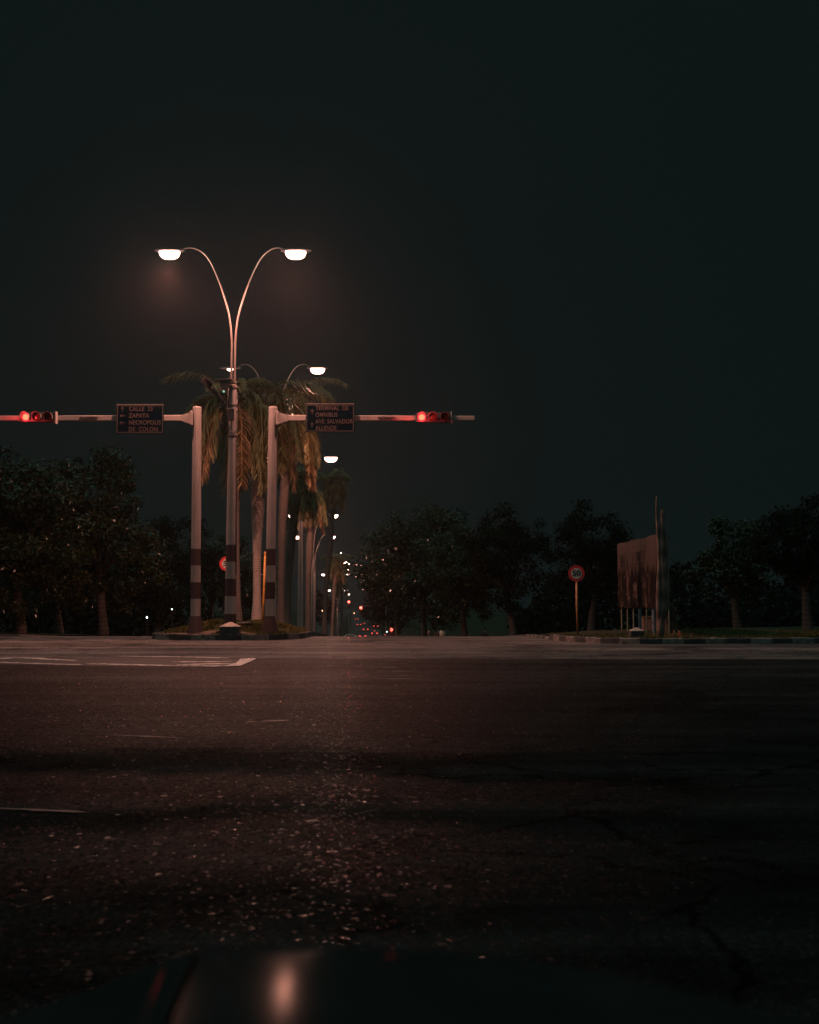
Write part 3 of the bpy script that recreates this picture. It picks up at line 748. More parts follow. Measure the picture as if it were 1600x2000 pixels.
# floodlight, cabinet and small lamp near the top of the first lamp post
Yq = 32.2
t = empty('floodlight', P(404, 748, Yq)); tag(t, 'tilted square floodlight on a brace left of the near lamp post', 'floodlight')
m = MB(); rot = Matrix.Rotation(R(38), 3, 'Y'); m.box((0, 0, 0), (0.26, 0.16, 0.17), rot); o = m.build('casing', M['maroon'], t); bevel(o, 0.012)
m = MB(); m.box(rot @ Vector((0.03, 0, 0.10)), (0.30, 0.20, 0.02), rot); m.build('hood', M['steel'], t)
m = MB(); e = P(457, 806, Yq + 0.15) - t.location; m.tube([(0.04, 0.02, -0.06), (e.x*0.5, 0.06, e.z*0.5), (e.x, e.y, e.z)], [0.06, 0.045, 0.035], 8); m.build('brace', M['darkmetal'], t)
t = empty('control_cabinet', P(441, 754, Yq)); tag(t, 'black control box with a green indicator hung at the head of the near lamp post', 'control box')
m = MB(); m.add([(-0.17, -0.1, 0.16), (0.17, -0.1, 0.16), (0.17, 0.1, 0.16), (-0.17, 0.1, 0.16), (-0.10, -0.1, -0.17), (0.03, -0.1, -0.20), (0.03, 0.1, -0.20), (-0.10, 0.1, -0.17)],
                [(0,3,2,1),(4,5,6,7),(0,1,5,4),(1,2,6,5),(2,3,7,6),(3,0,4,7)])
m.build('casing', M['black'], t)
m = MB(); m.box((-0.01, 0, 0.175), (0.37, 0.22, 0.018)); m.build('lid', M['steel'], t)
m = MB(); m.prof((-0.035, -0.105, -0.17), [(0.03, 0.0), (0.028, -0.02), (0.012, -0.03)], 12, 'y'); m.build('indicator', M['green_led'], t)
m = MB(); m.tube([(0.03, 0.02, -0.13), (0.20, 0.08, 0.02)], 0.02, 6); m.build('stay', M['darkmetal'], t)

# ------------------------------------------------------------------ speed signs
def speed_sign(px, py, Y, zb, label, pipe):
    c = P(px, py, Y); r = 0.225
    t = empty('speed_sign', (c.x, Y, zb)); tag(t, label, 'speed limit sign', 'round 50 speed limit signs')
    H = c.z - zb
    m = MB(); m.tube([(0.02, 0.03, -0.1), (0, 0.03, H + 0.1)], 0.03, 10); m.build('post', pipe, t, smooth=True)
    m = MB(); m.prof((0, 0.0, H), [(r, 0), (r, -0.012)], 40, 'y'); m.build('disc', M['sign_red'], t)
    m = MB(); m.prof((0, -0.0125, H), [(r*0.66, 0), (r*0.66, -0.003)], 36, 'y'); m.build('face', M['sign_white'], t)
    text_mesh('numerals', '50', 0.215, M['sign_black'], t, (0, -0.0175, H), bold=0.007, align='CENTER', xs=1.08)
    return t
speed_sign(1126, 1120, 33.0, 0.2, 'round red bordered 50 sign on a rusty post left of the billboard', M['rustpipe'])
speed_sign(443, 1101, 37.0, 0.3, 'round 50 sign half hidden behind the banded lamp post', M['darkmetal'])

# ------------------------------------------------------------------ concrete markers, junction box, leaning pipe
def marker(px, py_base, Y, w, label):
    b = P(px, py_base, Y)
    t = empty('concrete_marker', (b.x, Y, b.z)); tag(t, label, 'concrete block')
    h = 0.24
    m = MB(); m.box((0, 0, h/2 - 0.04), (w, w*0.9, h + 0.08)); o = m.build('block', M['concrete_dark'], t); bevel(o, 0.012)
    m = MB(); q = w/2*1.03
    m.add([(-q, -q*0.9, h), (q, -q*0.9, h), (q, q*0.9, h), (-q, q*0.9, h), (-0.03, 0, h + w*0.24), (0.03, 0, h + w*0.24)], [(0,1,5,4), (1,2,5), (2,3,4,5), (3,0,4), (0,3,2,1)])
    m.build('cap', M['concrete'], t)
marker(450, 1241, 32.15, 0.50, 'squat dark block with a pale pyramid cap on the median kerb')
marker(1243.5, 1251, 29.6, 0.33, 'small block with a pyramid cap on the right verge before the billboard')
t = empty('junction_box', P(478, 1231, 34.0)); tag(t, 'low concrete box with a flat lid on the median grass', 'junction box')
m = MB(); m.box((0, 0, 0.06), (0.34, 0.3, 0.28)); m.build('box', M['concrete_dark'], t)
m = MB(); m.box((0, 0, 0.215), (0.38, 0.34, 0.03)); m.build('lid', M['concrete'], t)
t = empty('yellow_pipe', P(512, 1228, 38)); tag(t, 'thin yellow pipe leaning between the leaning palm and right mast', 'pipe')
a = t.location; m = MB(); e = P(518, 1082, 38) - a; m.tube([(0, 0, -0.1), (e.x*0.6, 0, e.z*0.5), (e.x, 0, e.z)], 0.035, 8); m.build('tube', M['yellow'], t, smooth=True)
m = MB(); m.box((e.x+0.03, 0, e.z+0.03), (0.12, 0.08, 0.09)); m.build('cap', M['yellow'], t)

# ------------------------------------------------------------------ grass
def blades(name, pts, h, mat):
    pts = np.asarray(pts); n = len(pts); a = rng.uniform(0, 2*PI, n); hh = h * rng.uniform(0.4, 1.3, n); w = rng.uniform(0.006, 0.014, n)
    lx, ly = rng.normal(0, 0.35, n) * hh, rng.normal(0, 0.35, n) * hh
    dx, dy = np.cos(a) * w, np.sin(a) * w
    V = np.zeros((n, 4, 3)); V[:, 0] = pts + np.stack([-dx, -dy, 0*dx], 1); V[:, 1] = pts + np.stack([dx, dy, 0*dx], 1)
    V[:, 2] = pts + np.stack([lx + dx*0.3, ly + dy*0.3, hh], 1); V[:, 3] = pts + np.stack([lx - dx*0.3, ly - dy*0.3, hh], 1)
    o = np_quads(name, V, mat); o['kind'] = 'stuff'; return o
pts = []
while len(pts) < 22000:
    y = 32.3 + 9 * random.random() ** 1.5; a, b = island_x(y); x = random.uniform(a + 0.02, b - 0.02)
    if y < 33.0 and (abs(x + 5.95) < 0.75 or abs(x + 4.55) < 0.42): continue
    if random.random() > 0.5 + 0.5 * math.sin(x * 4) * math.sin(y * 3 + 1): continue
    pts.append((x, y, island_z(x, y) - 0.01))
tag(blades('grass', pts, 0.075, M['grassblade']), 'short olive grass on the rounded median end', 'grass')
pts = []
while len(pts) < 16000:
    x = 4.1 + 9 * random.random(); y = right_front(x) + 0.25 + 5 * random.random() ** 2
    pts.append((x, y, right_z(x, y) - 0.02))
tag(blades('grass', pts, 0.07, M['grassblade']), 'rough grass behind the striped right kerb', 'grass')

# ------------------------------------------------------------------ palms
def palm(bx, Y, z0, top, label, barkm='palm_bark', nf=20, L_=3.4, seed=1, leaflets=60, bulge=0.26, base_r=0.22, dry=0.25, skirt=0.45):
    """bx base x, top = crown point (x, y, z)"""
    r = random.Random(seed)
    t = empty('palm_tree', (bx, Y, z0)); tag(t, label, 'palm tree', 'royal palms on the median')
    T = Vector(top) - Vector((bx, Y, z0))
    m = MB(); n = 26; pts = []; rad = []
    for i in range(n + 1):
        s = i / n
        pts.append((T.x * s ** 1.6 + 0.05*math.sin(s*5+seed), T.y * s, T.z * s - (0.2 if i == 0 else 0)))
        rb = base_r * (1.25 - 0.5 * min(1, s*8)) + (bulge - base_r*0.75) * math.exp(-((s - 0.62) / 0.20) ** 2)
        rad.append(rb * (1 - 0.35 * max(0, s-0.8)/0.2) * (1 + 0.012 * (i % 2)))
    m.tube(pts, rad, 18); m.build('trunk', M[barkm], t, smooth=True)
    quads = []; mis = []
    for f in range(nf):
        az = 2*PI*(f / nf) * 3.236 + r.uniform(-0.3, 0.3)
        u = f / max(1, nf-1)
        hang = r.random() < skirt or u > 0.55
        e0 = R(r.uniform(35, 70)) if u < 0.75 else R(r.uniform(5, 35))
        Lf = L_ * (r.uniform(0.85, 1.12) if hang else r.uniform(0.62, 0.85)); isdry = 1 if (u > 1 - dry and r.random() < 0.8) else 0
        bend = r.uniform(0.30, 0.46); endd = R(r.uniform(-88, -76)) if hang else R(r.uniform(-60, -25))
        h = Vector((math.cos(az), math.sin(az), 0)); side = Vector((-math.sin(az), math.cos(az), 0))
        p = T + Vector((0, 0, -0.6*u)); prev = p.copy(); ns = 22; path = [p.copy()]; dirs = []
        for k in range(ns):
            q_ = (k + 0.5) / ns; e = e0 + (endd - e0) * (min(1.0, q_ / bend) if hang else q_)
            d = h * math.cos(e) + Vector((0, 0, 1)) * math.sin(e); dirs.append(d); p = p + d * (Lf/ns); path.append(p.copy())
        for k in range(ns):     # stalk
            w = 0.030 * (1 - k/ns) + 0.006; a, b = path[k], path[k+1]
            quads.append([a - side*w, a + side*w, b + side*w*0.9, b - side*w*0.9]); mis.append(2)
            nn = side.cross(dirs[k])
            quads.append([a - nn*w*0.7, a + nn*w*0.7, b + nn*w*0.6, b - nn*w*0.6]); mis.append(2)
        for k in range(leaflets):
            s = 0.10 + 0.90 * k / leaflets; fi = s * ns; i0 = min(ns-1, int(fi)); o = path[i0].lerp(path[i0+1], fi - i0); d = dirs[i0]; nn = side.cross(d)
            ll = 0.66 * math.sin(PI * min(1, 0.18 + s*0.80)) ** 0.5 * r.uniform(0.75, 1.1) + 0.08
            for sg in (-1, 1):
                dd = (side * sg * r.uniform(0.55, 1.0) + d * r.uniform(0.55, 1.0) + nn * r.uniform(-0.35, 0.35)).normalized()
                w = dd.cross(Vector((0, 0, 1)))
                if w.length < 0.1: w = side.copy()
                w = w.normalized(); tw = r.uniform(-0.9, 0.9); w = (w * math.cos(tw) + dd.cross(w) * math.sin(tw)) * 0.018
                mid = o + dd * ll * 0.5 + Vector((0, 0, -0.07 * ll)); 
                dn = (dd * 0.75 + Vector((0, 0, -0.75))).normalized(); tip = mid + dn * ll * 0.5
                quads.append([o - w*0.6, o + w*0.6, mid + w, mid - w]); mis.append(isdry)
                quads.append([mid - w, mid + w, tip + w*0.15, tip - w*0.15]); mis.append(isdry)
    np_quads('crown', np.array([[tuple(v) for v in q] for q in quads]), [M['frond'], M['frond_dry'], M['rachis']], t, mis)
    return t
def palm_at(pb, Y, pt, pyt, label, **k):
    z0 = gz(Y) + 0.25; tp = P(pt, pyt, Y + 0.3); return palm(PX(pb, Y), Y, z0, tuple(tp), label, **k)
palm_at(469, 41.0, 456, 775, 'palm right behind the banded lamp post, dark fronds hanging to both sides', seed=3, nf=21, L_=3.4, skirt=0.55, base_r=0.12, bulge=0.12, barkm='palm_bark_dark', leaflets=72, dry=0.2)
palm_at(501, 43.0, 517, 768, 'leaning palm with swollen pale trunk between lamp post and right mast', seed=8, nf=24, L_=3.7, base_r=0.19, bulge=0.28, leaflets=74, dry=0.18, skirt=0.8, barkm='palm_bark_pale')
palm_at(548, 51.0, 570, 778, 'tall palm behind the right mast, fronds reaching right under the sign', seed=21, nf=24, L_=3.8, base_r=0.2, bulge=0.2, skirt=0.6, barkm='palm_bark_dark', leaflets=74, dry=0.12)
far_palms = [
 (562, 58, 584, 930, 'palm with brownish hanging fronds low behind the right mast', 2.6),
 (604, 74, 606, 960, 'dark palm just right of the third lamp post', 2.9),
 (636, 82, 654, 932, 'palm standing out farthest right beneath the second lit lamp head', 2.5),
 (650, 128, 656, 1088, 'small palm crown just below the two close lamp heads', 3.2),
 (668, 182, 666, 1092, 'brightly lit small palm crown right under the far lamp', 4.2),
 (655, 140, 656, 1110, 'dark far palm left of the brightly lit crown', 3.4),
 (668, 210, 668, 1140, 'farthest palm above the red signals', 3.4)]
for i, (pb, Y, pt, pyt, lab, L_) in enumerate(far_palms):
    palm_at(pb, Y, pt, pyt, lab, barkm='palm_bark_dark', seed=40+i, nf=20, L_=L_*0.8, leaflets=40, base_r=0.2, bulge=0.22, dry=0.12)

# ------------------------------------------------------------------ broad-leaved trees
def tree(px, Y, py_top, w_px, label, group, seed, leaves=9000, mat='leaf', trunk_r=0.22, z0=None, leaf=0.12, low=0.22, X=None):
    r = random.Random(seed); g = np.random.default_rng(seed)
    z0 = gz(Y) + 0.15 if z0 is None else z0
    x = PX(px, Y) if X is None else X; H = P(px, py_top, Y).z - z0; Wd = w_px / F * Y
    t = empty('broadleaf_tree', (x, Y, z0)); tag(t, label, 'tree', group)
    m = MB(); th = H * 0.34
    off = r.uniform(-0.4, 0.4)
    m.tube([(0, 0, -0.2), (0.05, 0, 0.3), (off*0.4, 0, th*0.5), (off, 0.1, th)], [trunk_r*1.5, trunk_r*1.1, trunk_r*0.9, trunk_r*0.75], 10)
    cl = []
    nb = 9
    for k in range(nb):
        a = 2*PI*k/nb + r.uniform(-.3, .3); rr = Wd/2 * r.uniform(0.35, 0.85); hz = th + (H - th) * r.uniform(0.15, 0.9)
        e = Vector((off + rr*math.cos(a), rr*math.sin(a)*0.9, hz))
        mid = Vector((off + rr*0.35*math.cos(a), rr*0.35*math.sin(a), th + (hz-th)*0.55))
        m.tube([(off, 0.1, th*0.85), tuple(mid), tuple(e)], [trunk_r*0.55, trunk_r*0.32, trunk_r*0.08], 7)
        cl.append(e)
        for j in range(2):
            e2 = mid + Vector((r.uniform(-1, 1), r.uniform(-1, 1), r.uniform(0, 1))) * Wd * 0.16
            m.tube([tuple(mid), tuple(e2)], [trunk_r*0.2, trunk_r*0.05], 5); cl.append(e2)
    m.build('trunk', M['bark'], t, smooth=True)
    # clumps over an uneven ellipsoid
    cen = Vector((off, 0, H * (0.5 + low/2)))
    K = 80; cc = []; cr = []
    for k in range(K):
        v = Vector((r.gauss(0, 1), r.gauss(0, 1), r.gauss(0, 1))).normalized(); q = r.uniform(0.45, 1.0) ** 0.6
        sc = 1 + 0.22 * math.sin(3 * math.atan2(v.z, v.x) + seed) 
        p = cen + Vector((v.x * Wd/2 * q * sc, v.y * Wd/2 * q, v.z * H * (0.5 - low/2) * q * min(1.0, sc)))
        p.z = max(p.z, H*low*0.6); cc.append(p); cr.append(Wd * r.uniform(0.07, 0.14))
    for e in cl: cc.append(e); cr.append(Wd * 0.09)
    cc = np.array([tuple(p) for p in cc]); cr = np.array(cr); pw = cr ** 2; pw /= pw.sum()
    idx = g.choice(len(cc), leaves, p=pw)
    d = g.normal(size=(leaves, 3)); d /= np.linalg.norm(d, axis=1)[:, None]
    pos = cc[idx] + d * (cr[idx] * g.uniform(0.35, 1.15, leaves))[:, None] * np.array([1, 1, 0.8])
    nr = d * 0.6 + g.normal(size=(leaves, 3)) * 0.6 + np.array([0, -0.1, 0.5]); nr /= np.linalg.norm(nr, axis=1)[:, None]
    ax = np.cross(nr, g.normal(size=(leaves, 3))); ax /= np.linalg.norm(ax, axis=1)[:, None]; bx = np.cross(nr, ax)
    s = leaf * g.uniform(0.6, 1.3, leaves)[:, None]
    V = np.stack([pos - ax*s, pos + bx*s*0.42, pos + ax*s, pos - bx*s*0.42], 1)
    np_quads('crown', V, M[mat], t)
    return t
gl = 'trees along the left verge'; gr = 'trees along the right of the avenue'
tree(45, 52, 875, 300, 'big leafy tree cut by the left edge beneath the red traffic light', gl, 1, 22500, 'leaf', leaf=0.11, low=0.05)
tree(-90, 50, 860, 300, 'tall dark tree leaning in from beyond the left edge', gl, 2, 13500, 'leaf', leaf=0.10)
tree(205, 56, 890, 230, 'leafy tree beneath the left direction sign', gl, 3, 21000, 'leaf2', leaf=0.11, low=0.05)
tree(120, 66, 985, 200, 'lower bushy tree between the two big left trees', gl, 4, 13500, 'leaf', leaf=0.11, low=0.1)
tree(310, 84, 1000, 200, 'dim tree left of the left banded mast', gl, 5, 12000, 'leaf_dull', leaf=0.14, low=0.08)
tree(410, 90, 1030, 150, 'dim tree between left mast and lamp post', gl, 6, 10500, 'leaf', leaf=0.14, low=0.06)
tree(480, 96, 1060, 130, 'dim green tree seen between the palm trunks', gl, 7, 7500, 'leaf', leaf=0.14, low=0.06)
tree(828, 96, 992, 225, 'big glossy tree arching over the right of the avenue', gr, 11, 22500, 'leaf2', leaf=0.16, low=0.10)
tree(905, 84, 1040, 150, 'darker tree close right of the big glossy one', gr, 12, 12000, 'leaf', leaf=0.13, low=0.08)
tree(775, 130, 1075, 130, 'low dark tree behind the big glossy one', gr, 13, 7500, 'leaf_dull', leaf=0.18, low=0.1)
tree(1000, 78, 1000, 190, 'very dark tree left of the right 50 sign', gr, 14, 10500, 'leaf_dull', leaf=0.13, low=0.2)
tree(1150, 70, 985, 200, 'very dark tree behind the right 50 sign', gr, 15, 10500, 'leaf_dull', leaf=0.12, low=0.25)
tree(1435, 60, 1015, 150, 'faint tree right of the billboard', gr, 16, 10500, 'leaf', leaf=0.10, low=0.25)
tree(1570, 52, 960, 200, 'dark tree at the right edge of the picture', gr, 17, 10500, 'leaf_dull', leaf=0.10, low=0.3)
for i, (px, Y, pt) in enumerate([(700, 420, 1160), (725, 330, 1150), (748, 260, 1130), (655, 400, 1160), (640, 330, 1150)]):
    tree(px + (22 if i < 3 else -8), Y, pt, 34, ['far tree where the avenue ends', 'far tree beyond the second signal', 'far tree above the queue of cars', 'tiny far tree left of the farthest lamps', 'far tree left of the dip'][i], 'far trees down the avenue', 60+i, 2500, 'leaf_dull', leaf=0.4, low=0.1)

def wood(name, x0, x1, Y, h, n, seed, label):
    g = np.random.default_rng(seed); x = g.uniform(x0, x1, n); y = Y + g.uniform(-6, 6, n)
    top = h * (0.75 + 0.25*np.sin(x*0.35 + seed) + 0.15*np.sin(x*1.1)); z = gz(Y) + top * g.uniform(0, 1, n) ** 0.8
    pos = np.stack([x, y, z], 1); nr = g.normal(size=(n, 3)) + np.array([0, -0.3, 0.6]); nr /= np.linalg.norm(nr, axis=1)[:, None]
    ax = np.cross(nr, g.normal(size=(n, 3))); ax /= np.linalg.norm(ax, axis=1)[:, None]; bx = np.cross(nr, ax); s_ = g.uniform(0.15, 0.4, n)[:, None]
    o = np_quads(name, np.stack([pos - ax*s_, pos + bx*s_*0.6, pos + ax*s_, pos - bx*s_*0.6], 1), M['leaf_dull']); tag(o, label, 'woodland', kind='stuff')
wood('far_wood', 9, 75, 105, 7.5, 26000, 1, 'dark wooded background right of the avenue')
wood('far_wood', -75, -22, 110, 8.0, 24000, 2, 'dark wooded background left of the avenue')

# ------------------------------------------------------------------ billboard and what stands round it
A = Vector((PX(1300, 31.0), 31.0)); B = Vector((PX(1206, 37.2), 37.2)); D = (B - A); ln = D.length; D.normalize(); Nn = Vector((D.y, -D.x))
if Nn.x > 0: Nn = -Nn
ang = math.atan2(D.y, D.x)
t = empty('billboard', (A.x, A.y, 0.0), ang); tag(t, 'rusty corrugated billboard with faded lettering on thin legs', 'billboard')
zb, zt_ = P(1300, 1188, 31.0).z, P(1300, 1040, 31.0).z
sgn = 1 if (Matrix.Rotation(ang, 2) @ Vector((0, 1))).dot(Nn) > 0 else -1     # local side that faces the road
m = MB(); n = 180; th_ = 0.012
for i in range(n + 1):
    x = ln * i / n; w = 0.018 * math.sin(2*PI*x/0.19)
    zt2 = zt_ - 0.012*math.sin(x*3)
    for yy in (w*1.0 + sgn*th_, w*1.0 - sgn*th_): m.v += [(x, yy, zb), (x, yy, zt2)]
for i in range(n):
    a = 4*i; b = 4*(i+1)
    m.f += [(a, b, b+1, a+1), (a+2, a+3, b+3, b+2), (a+1, b+1, b+3, a+3), (a, a+2, b+2, b)]; m.m += [0]*4
m.f += [(0, 1, 3, 2), (4*n, 4*n+2, 4*n+3, 4*n+1)]; m.m += [0]*2
m.build('panel', M['board'], t)
for k in range(8):
    m = MB(); x = 0.05 + (ln - 0.2) * k / 7; m.tube([(x, -sgn*0.06, -0.25), (x, -sgn*0.06, zt_ - 0.1)], 0.022 if k not in (2, 4) else 0.05, 8)
    m.build('leg', M['greenpipe'] if k not in (2, 4) else M['bluepipe'], t)
for zz in (zb + 0.15, (zb+zt_)/2, zt_ - 0.15):
    m = MB(); m.box((ln/2, -sgn*0.10, zz), (ln, 0.04, 0.05)); m.build('rail', M['darkmetal'], t)
# faded lettering: tall narrow dark strokes that can no longer be read
rr = random.Random(5); m = MB()
x = 2.35
while x < ln - 0.35:
    for q in range(rr.choice([1, 2, 2])):
        w = rr.uniform(0.035, 0.06); h = 0.36 * rr.uniform(0.85, 1.0)
        m.box((x, sgn*0.036, 2.32 - 0.02*(x-2.35)), (w, 0.004, h)); x += w + rr.uniform(0.05, 0.09)
    if rr.random() < 0.5: m.box((x - 0.13, sgn*0.0415, 2.32 + rr.choice([-1, 1])*0.16), (0.14, 0.004, 0.05))
    x += rr.uniform(0.05, 0.13)
m.build('lettering', M['faded'] if 'faded' in M else plain('faded_letter_paint', (0.05, 0.035, 0.03), 0.7, var=0.4, scale=20), t)

t = empty('dead_tree', P(1291, 1245, 30.4)); tag(t, 'bare rough dead trunk with two stems rising at the billboard end', 'dead tree')
zt0 = t.location.z; rr = random.Random(2)
def stem(px, pyt, r0, r1, name, k=22):
    m = MB(); pts = []; rad = []; H = P(px, pyt, 30.4).z - zt0; dx = PX(px, 30.4) - t.location.x
    for i in range(k+1):
        s = i/k; pts.append((dx*min(1, s*2.5) + 0.02*math.sin(9*s+px), 0.03*math.cos(7*s), H*s - (0.2 if i == 0 else 0)))
        rad.append((r0 + (r1-r0)*s) * rr.uniform(0.9, 1.1))
    m.tube(pts, rad, 9); m.build(name, M['bark_pale'], t, smooth=True)
M['bark_pale'] = bark('bleached_bark', (0.03, 0.022, 0.018), (0.14, 0.10, 0.08), 0.6)
stem(1284.5, 969, 0.085, 0.022, 'stem'); stem(1293, 996, 0.10, 0.06, 'stem'); stem(1299.5, 1036, 0.05, 0.035, 'stem', 14)
m = MB(); e = P(1295, 979, 30.4) - t.location; m.tube([(e.x-0.02, 0, e.z-0.22), (e.x, 0, e.z)], 0.008, 5); m.build('twig', M['bark_pale'], t)

t = empty('guy_wire', P(1422, 1229, 36)); tag(t, 'thin wire slanting down to the verge right of the billboard', 'wire')
m = MB(); e = P(1330, 1115, 33.5) - t.location; e2 = P(1293, 1068, 30.7) - t.location
m.tube([(0, 0, -0.1), tuple(e), tuple(e2)], [0.010, 0.010, 0.010], 6); m.build('cable', M['steel'], t)
t = empty('timber_panel', P(1313, 1241, 32.5)); tag(t, 'leaning panel of brown boards behind the right end of billboard', 'timber panel')
for k in range(3):
    m = MB(); m.box((-0.11 + 0.11*k, 0.03*k, 0.48 - 0.06*k), (0.10, 0.03, 1.05 - 0.12*k), Matrix.Rotation(R(-2), 3, 'X')); m.build('board', M['board_wood'], t)
for k in range(3):
    m = MB(); m.box((0, -0.035, 0.22 + 0.26*k), (0.46, 0.03, 0.05), Matrix.Rotation(R(48), 3, 'Y')); m.build('brace', M['concrete_dark'], t)
t = empty('storage_bin', P(1277, 1240, 38.5)); tag(t, 'low brown boarded bin seen between the billboard legs', 'bin')
m = MB(); m.box((0, 0, 0.28), (0.75, 0.5, 0.56)); o = m.build('body', M['board_wood'], t); bevel(o, 0.02)
m = MB(); m.box((0, 0, 0.58), (0.8, 0.55, 0.04)); m.build('lid', M['board_wood'], t)
for (px, py0, py1) in [(1316.5, 1233, 1244), (1327.5, 1234, 1242)]:
    t = empty('marker_stake', P(px, py1, 30.6)); tag(t, 'short pale stake in the verge grass' if px < 1320 else 'short reddish stake right of the pale one', 'stake')
    h = P(px, py0, 30.6).z - t.location.z; m = MB(); m.tube([(0, 0, -0.1), (0, 0, h)], 0.018, 8); m.build('shaft', M['kerb_white'] if px < 1320 else M['sign_red'], t)
    m = MB(); m.prof((0, 0, h), [(0.022, 0), (0.012, 0.02)], 8); m.build('cap', M['rustpipe'], t)

# ------------------------------------------------------------------ far cars
def car(name, X, Y, rz, paint, label, lights=True, group='cars down the avenue', big=1.0, extra=None):
    t = empty(name, (X, Y, gz(Y)), rz); tag(t, label, 'car', group)
    # length along local y, rear at -y
    prof = [(-2.15, 0.45), (-2.2, 0.75), (-2.1, 0.95), (-1.5, 1.0), (-1.05, 1.38), (-0.2, 1.45), (0.45, 1.38), (1.0, 0.98), (1.95, 0.88), (2.15, 0.70), (2.15, 0.40), (1.7, 0.30), (-1.8, 0.30)]
    m = MB(); n = len(prof)
    for (w, ins) in ((-0.84, 1), (0.84, 1)):
        for (y, z) in prof:
            k = 0.78 if z > 1.1 else 1.0
            m.v.append((w * k, y * big, z))
    for i in range(n): m.f.append((i, (i+1) % n, n + (i+1) % n, n + i)); m.m.append(0)
    m.f.append(tuple(range(n))); m.m.append(0); m.f.append(tuple(n + i for i in range(n))); m.m.append(0)
    o = m.build('body', paint, t); bevel(o, 0.05, 2)
    m = MB(); m.add([(-0.62, -1.53*big, 1.045), (0.62, -1.53*big, 1.045), (0.56, -1.12*big, 1.35), (-0.56, -1.12*big, 1.35)], [(0, 1, 2, 3)])
    m.add([(-0.62, -1.49*big, 1.045), (0.62, -1.49*big, 1.045), (0.56, -1.08*big, 1.35), (-0.56, -1.08*big, 1.35)], [(0, 1, 2, 3)]); m.build('rear_window', M['glass'], t)
    for s in (-1, 1):
        m = MB(); m.add([(s*0.835, -1.2*big, 1.02), (s*0.835, 0.75*big, 1.02), (s*0.69, 0.3*big, 1.34), (s*0.69, -0.95*big, 1.34)], [(0, 1, 2, 3)])
        m.build('side_window', M['glass'], t)
        for y in (-1.35, 1.35):
            m = MB(); m.prof((s*0.78, y*big, 0.32), [(0.2, -0.1), (0.32, -0.1), (0.33, 0), (0.32, 0.1), (0.2, 0.1)], 20, 'x'); w = m.build('wheel', M['tyre'], t)
            m = MB(); m.prof((s*0.78, y*big, 0.32), [(0.2, -0.105), (0.2, 0.105)], 16, 'x'); m.build('rim', M['rim'], w)
        m = MB(); m.box((s*0.62, -2.19*big, 0.78), (0.30, 0.06, 0.20)); m.build('tail_lamp', M['tail'] if lights else M['lens_off'], t)
        m = MB(); m.box((s*0.6, 2.13*big, 0.66), (0.28, 0.06, 0.16)); m.build('headlamp', M['lens_off'], t)
    m = MB(); m.box((0, -2.2*big, 0.48), (1.6, 0.08, 0.12)); m.build('bumper', M['rim'], t)
    m = MB(); m.box((0, -2.21*big, 0.68), (0.42, 0.03, 0.12)); m.build('number_plate', M['sign_white'], t)
    if extra: 
        m = MB(); m.box(extra[0], (0.3, 0.06, 0.06)); m.build('brake_lamp', M['tail'], t)
        m = MB(); m.box(extra[1], (0.4, 0.2, 0.1)); m.build('roof_sign', M[extra[2]], t)
    return t
hd = R(2.7)
def carpx(px, Y): return PX(px, Y)
car('saloon_car', carpx(688, 262), 262, R(-90 + 3), M['car_cream'], 'long pale saloon crossing side on behind the crest', lights=False, big=1.12)
car('hatchback_car', carpx(732, 300), 300, hd, M['car_dark'], 'dark car with both tail lamps lit nearest in the queue', extra=((0, -1.5, 1.38), (0, -0.3, 1.5), 'darkmetal'))
car('hatchback_car', carpx(705.5, 266), 276, hd, M['car_dark'], 'dark car right beside the crossing pale saloon')
car('saloon_car', carpx(715, 345), 345, hd, M['car_red'], 'maroon car left of the nearest lit pair of tail lamps')
car('saloon_car', carpx(702, 420), 420, hd, M['car_grey'], 'grey car with lit tail lamps midway up the road')
car('hatchback_car', carpx(709, 440), 440, hd, M['car_dark'], 'dark car just right of the midway grey car')
car('saloon_car', carpx(697.5, 560), 560, hd, M['car_dark'], 'far car seen as two tiny lamps high on the road')
car('saloon_car', carpx(734.5, 392), 392, hd, M['car_grey'], 'grey car in the right lane behind the lit pair')
car('taxi', carpx(752, 262), 262, hd, M['car_dark'], 'dark taxi with a pale roof strip by the right kerb', lights=False, extra=((0, -1.5, 1.38), (0, -0.3, 1.52), 'shirt_pale'))

# far signals
def far_signal(px, py, Y, label, arm=0.0):
    c = P(px, py, Y); z0 = gz(Y) + 0.1
    t = empty('traffic_light', (c.x + arm, Y, z0)); tag(t, label, 'traffic light', 'far traffic lights showing red')
    H = c.z - z0
    m = MB(); m.tube([(0, 0.3, -0.2), (0, 0.3, H + 0.5)], 0.09, 10); m.build('post', M['pole'], t, smooth=True)
    if arm:
        m = MB(); m.tube([(0, 0.3, H + 0.35), (-arm, 0.3, H + 0.35)], 0.06, 8); m.build('arm', M['arm'], t)
    m = MB(); m.box((-arm, 0.15, H - 0.55), (0.62, 0.25, 1.8)); o = m.build('housing', M['black'], t); bevel(o, 0.04)
    for k in range(3):
        m = MB(); m.prof((-arm, 0.02, H - 0.56*k), [(0.26, 0.01), (0.24, -0.06), (0.08, -0.10)], 16, 'y'); m.build('lens', M['red_hot'] if k == 0 else M['lens_off'], t, smooth=True)
    ld = bpy.data.lights.new('red_signal_light', 'POINT'); ld.energy = 45; ld.color = (1, 0.045, 0.05); ld.shadow_soft_size = 0.15
    lo = bpy.data.objects.new('red_signal_light', ld); C.objects.link(lo); lo.parent = t; lo.location = (-arm, -0.25, H)
far_signal(681.5, 1175.5, 268, 'small red traffic light on the left of the far junction')
far_signal(705, 1187, 238, 'glowing red traffic light hung over the far road', 5.0)
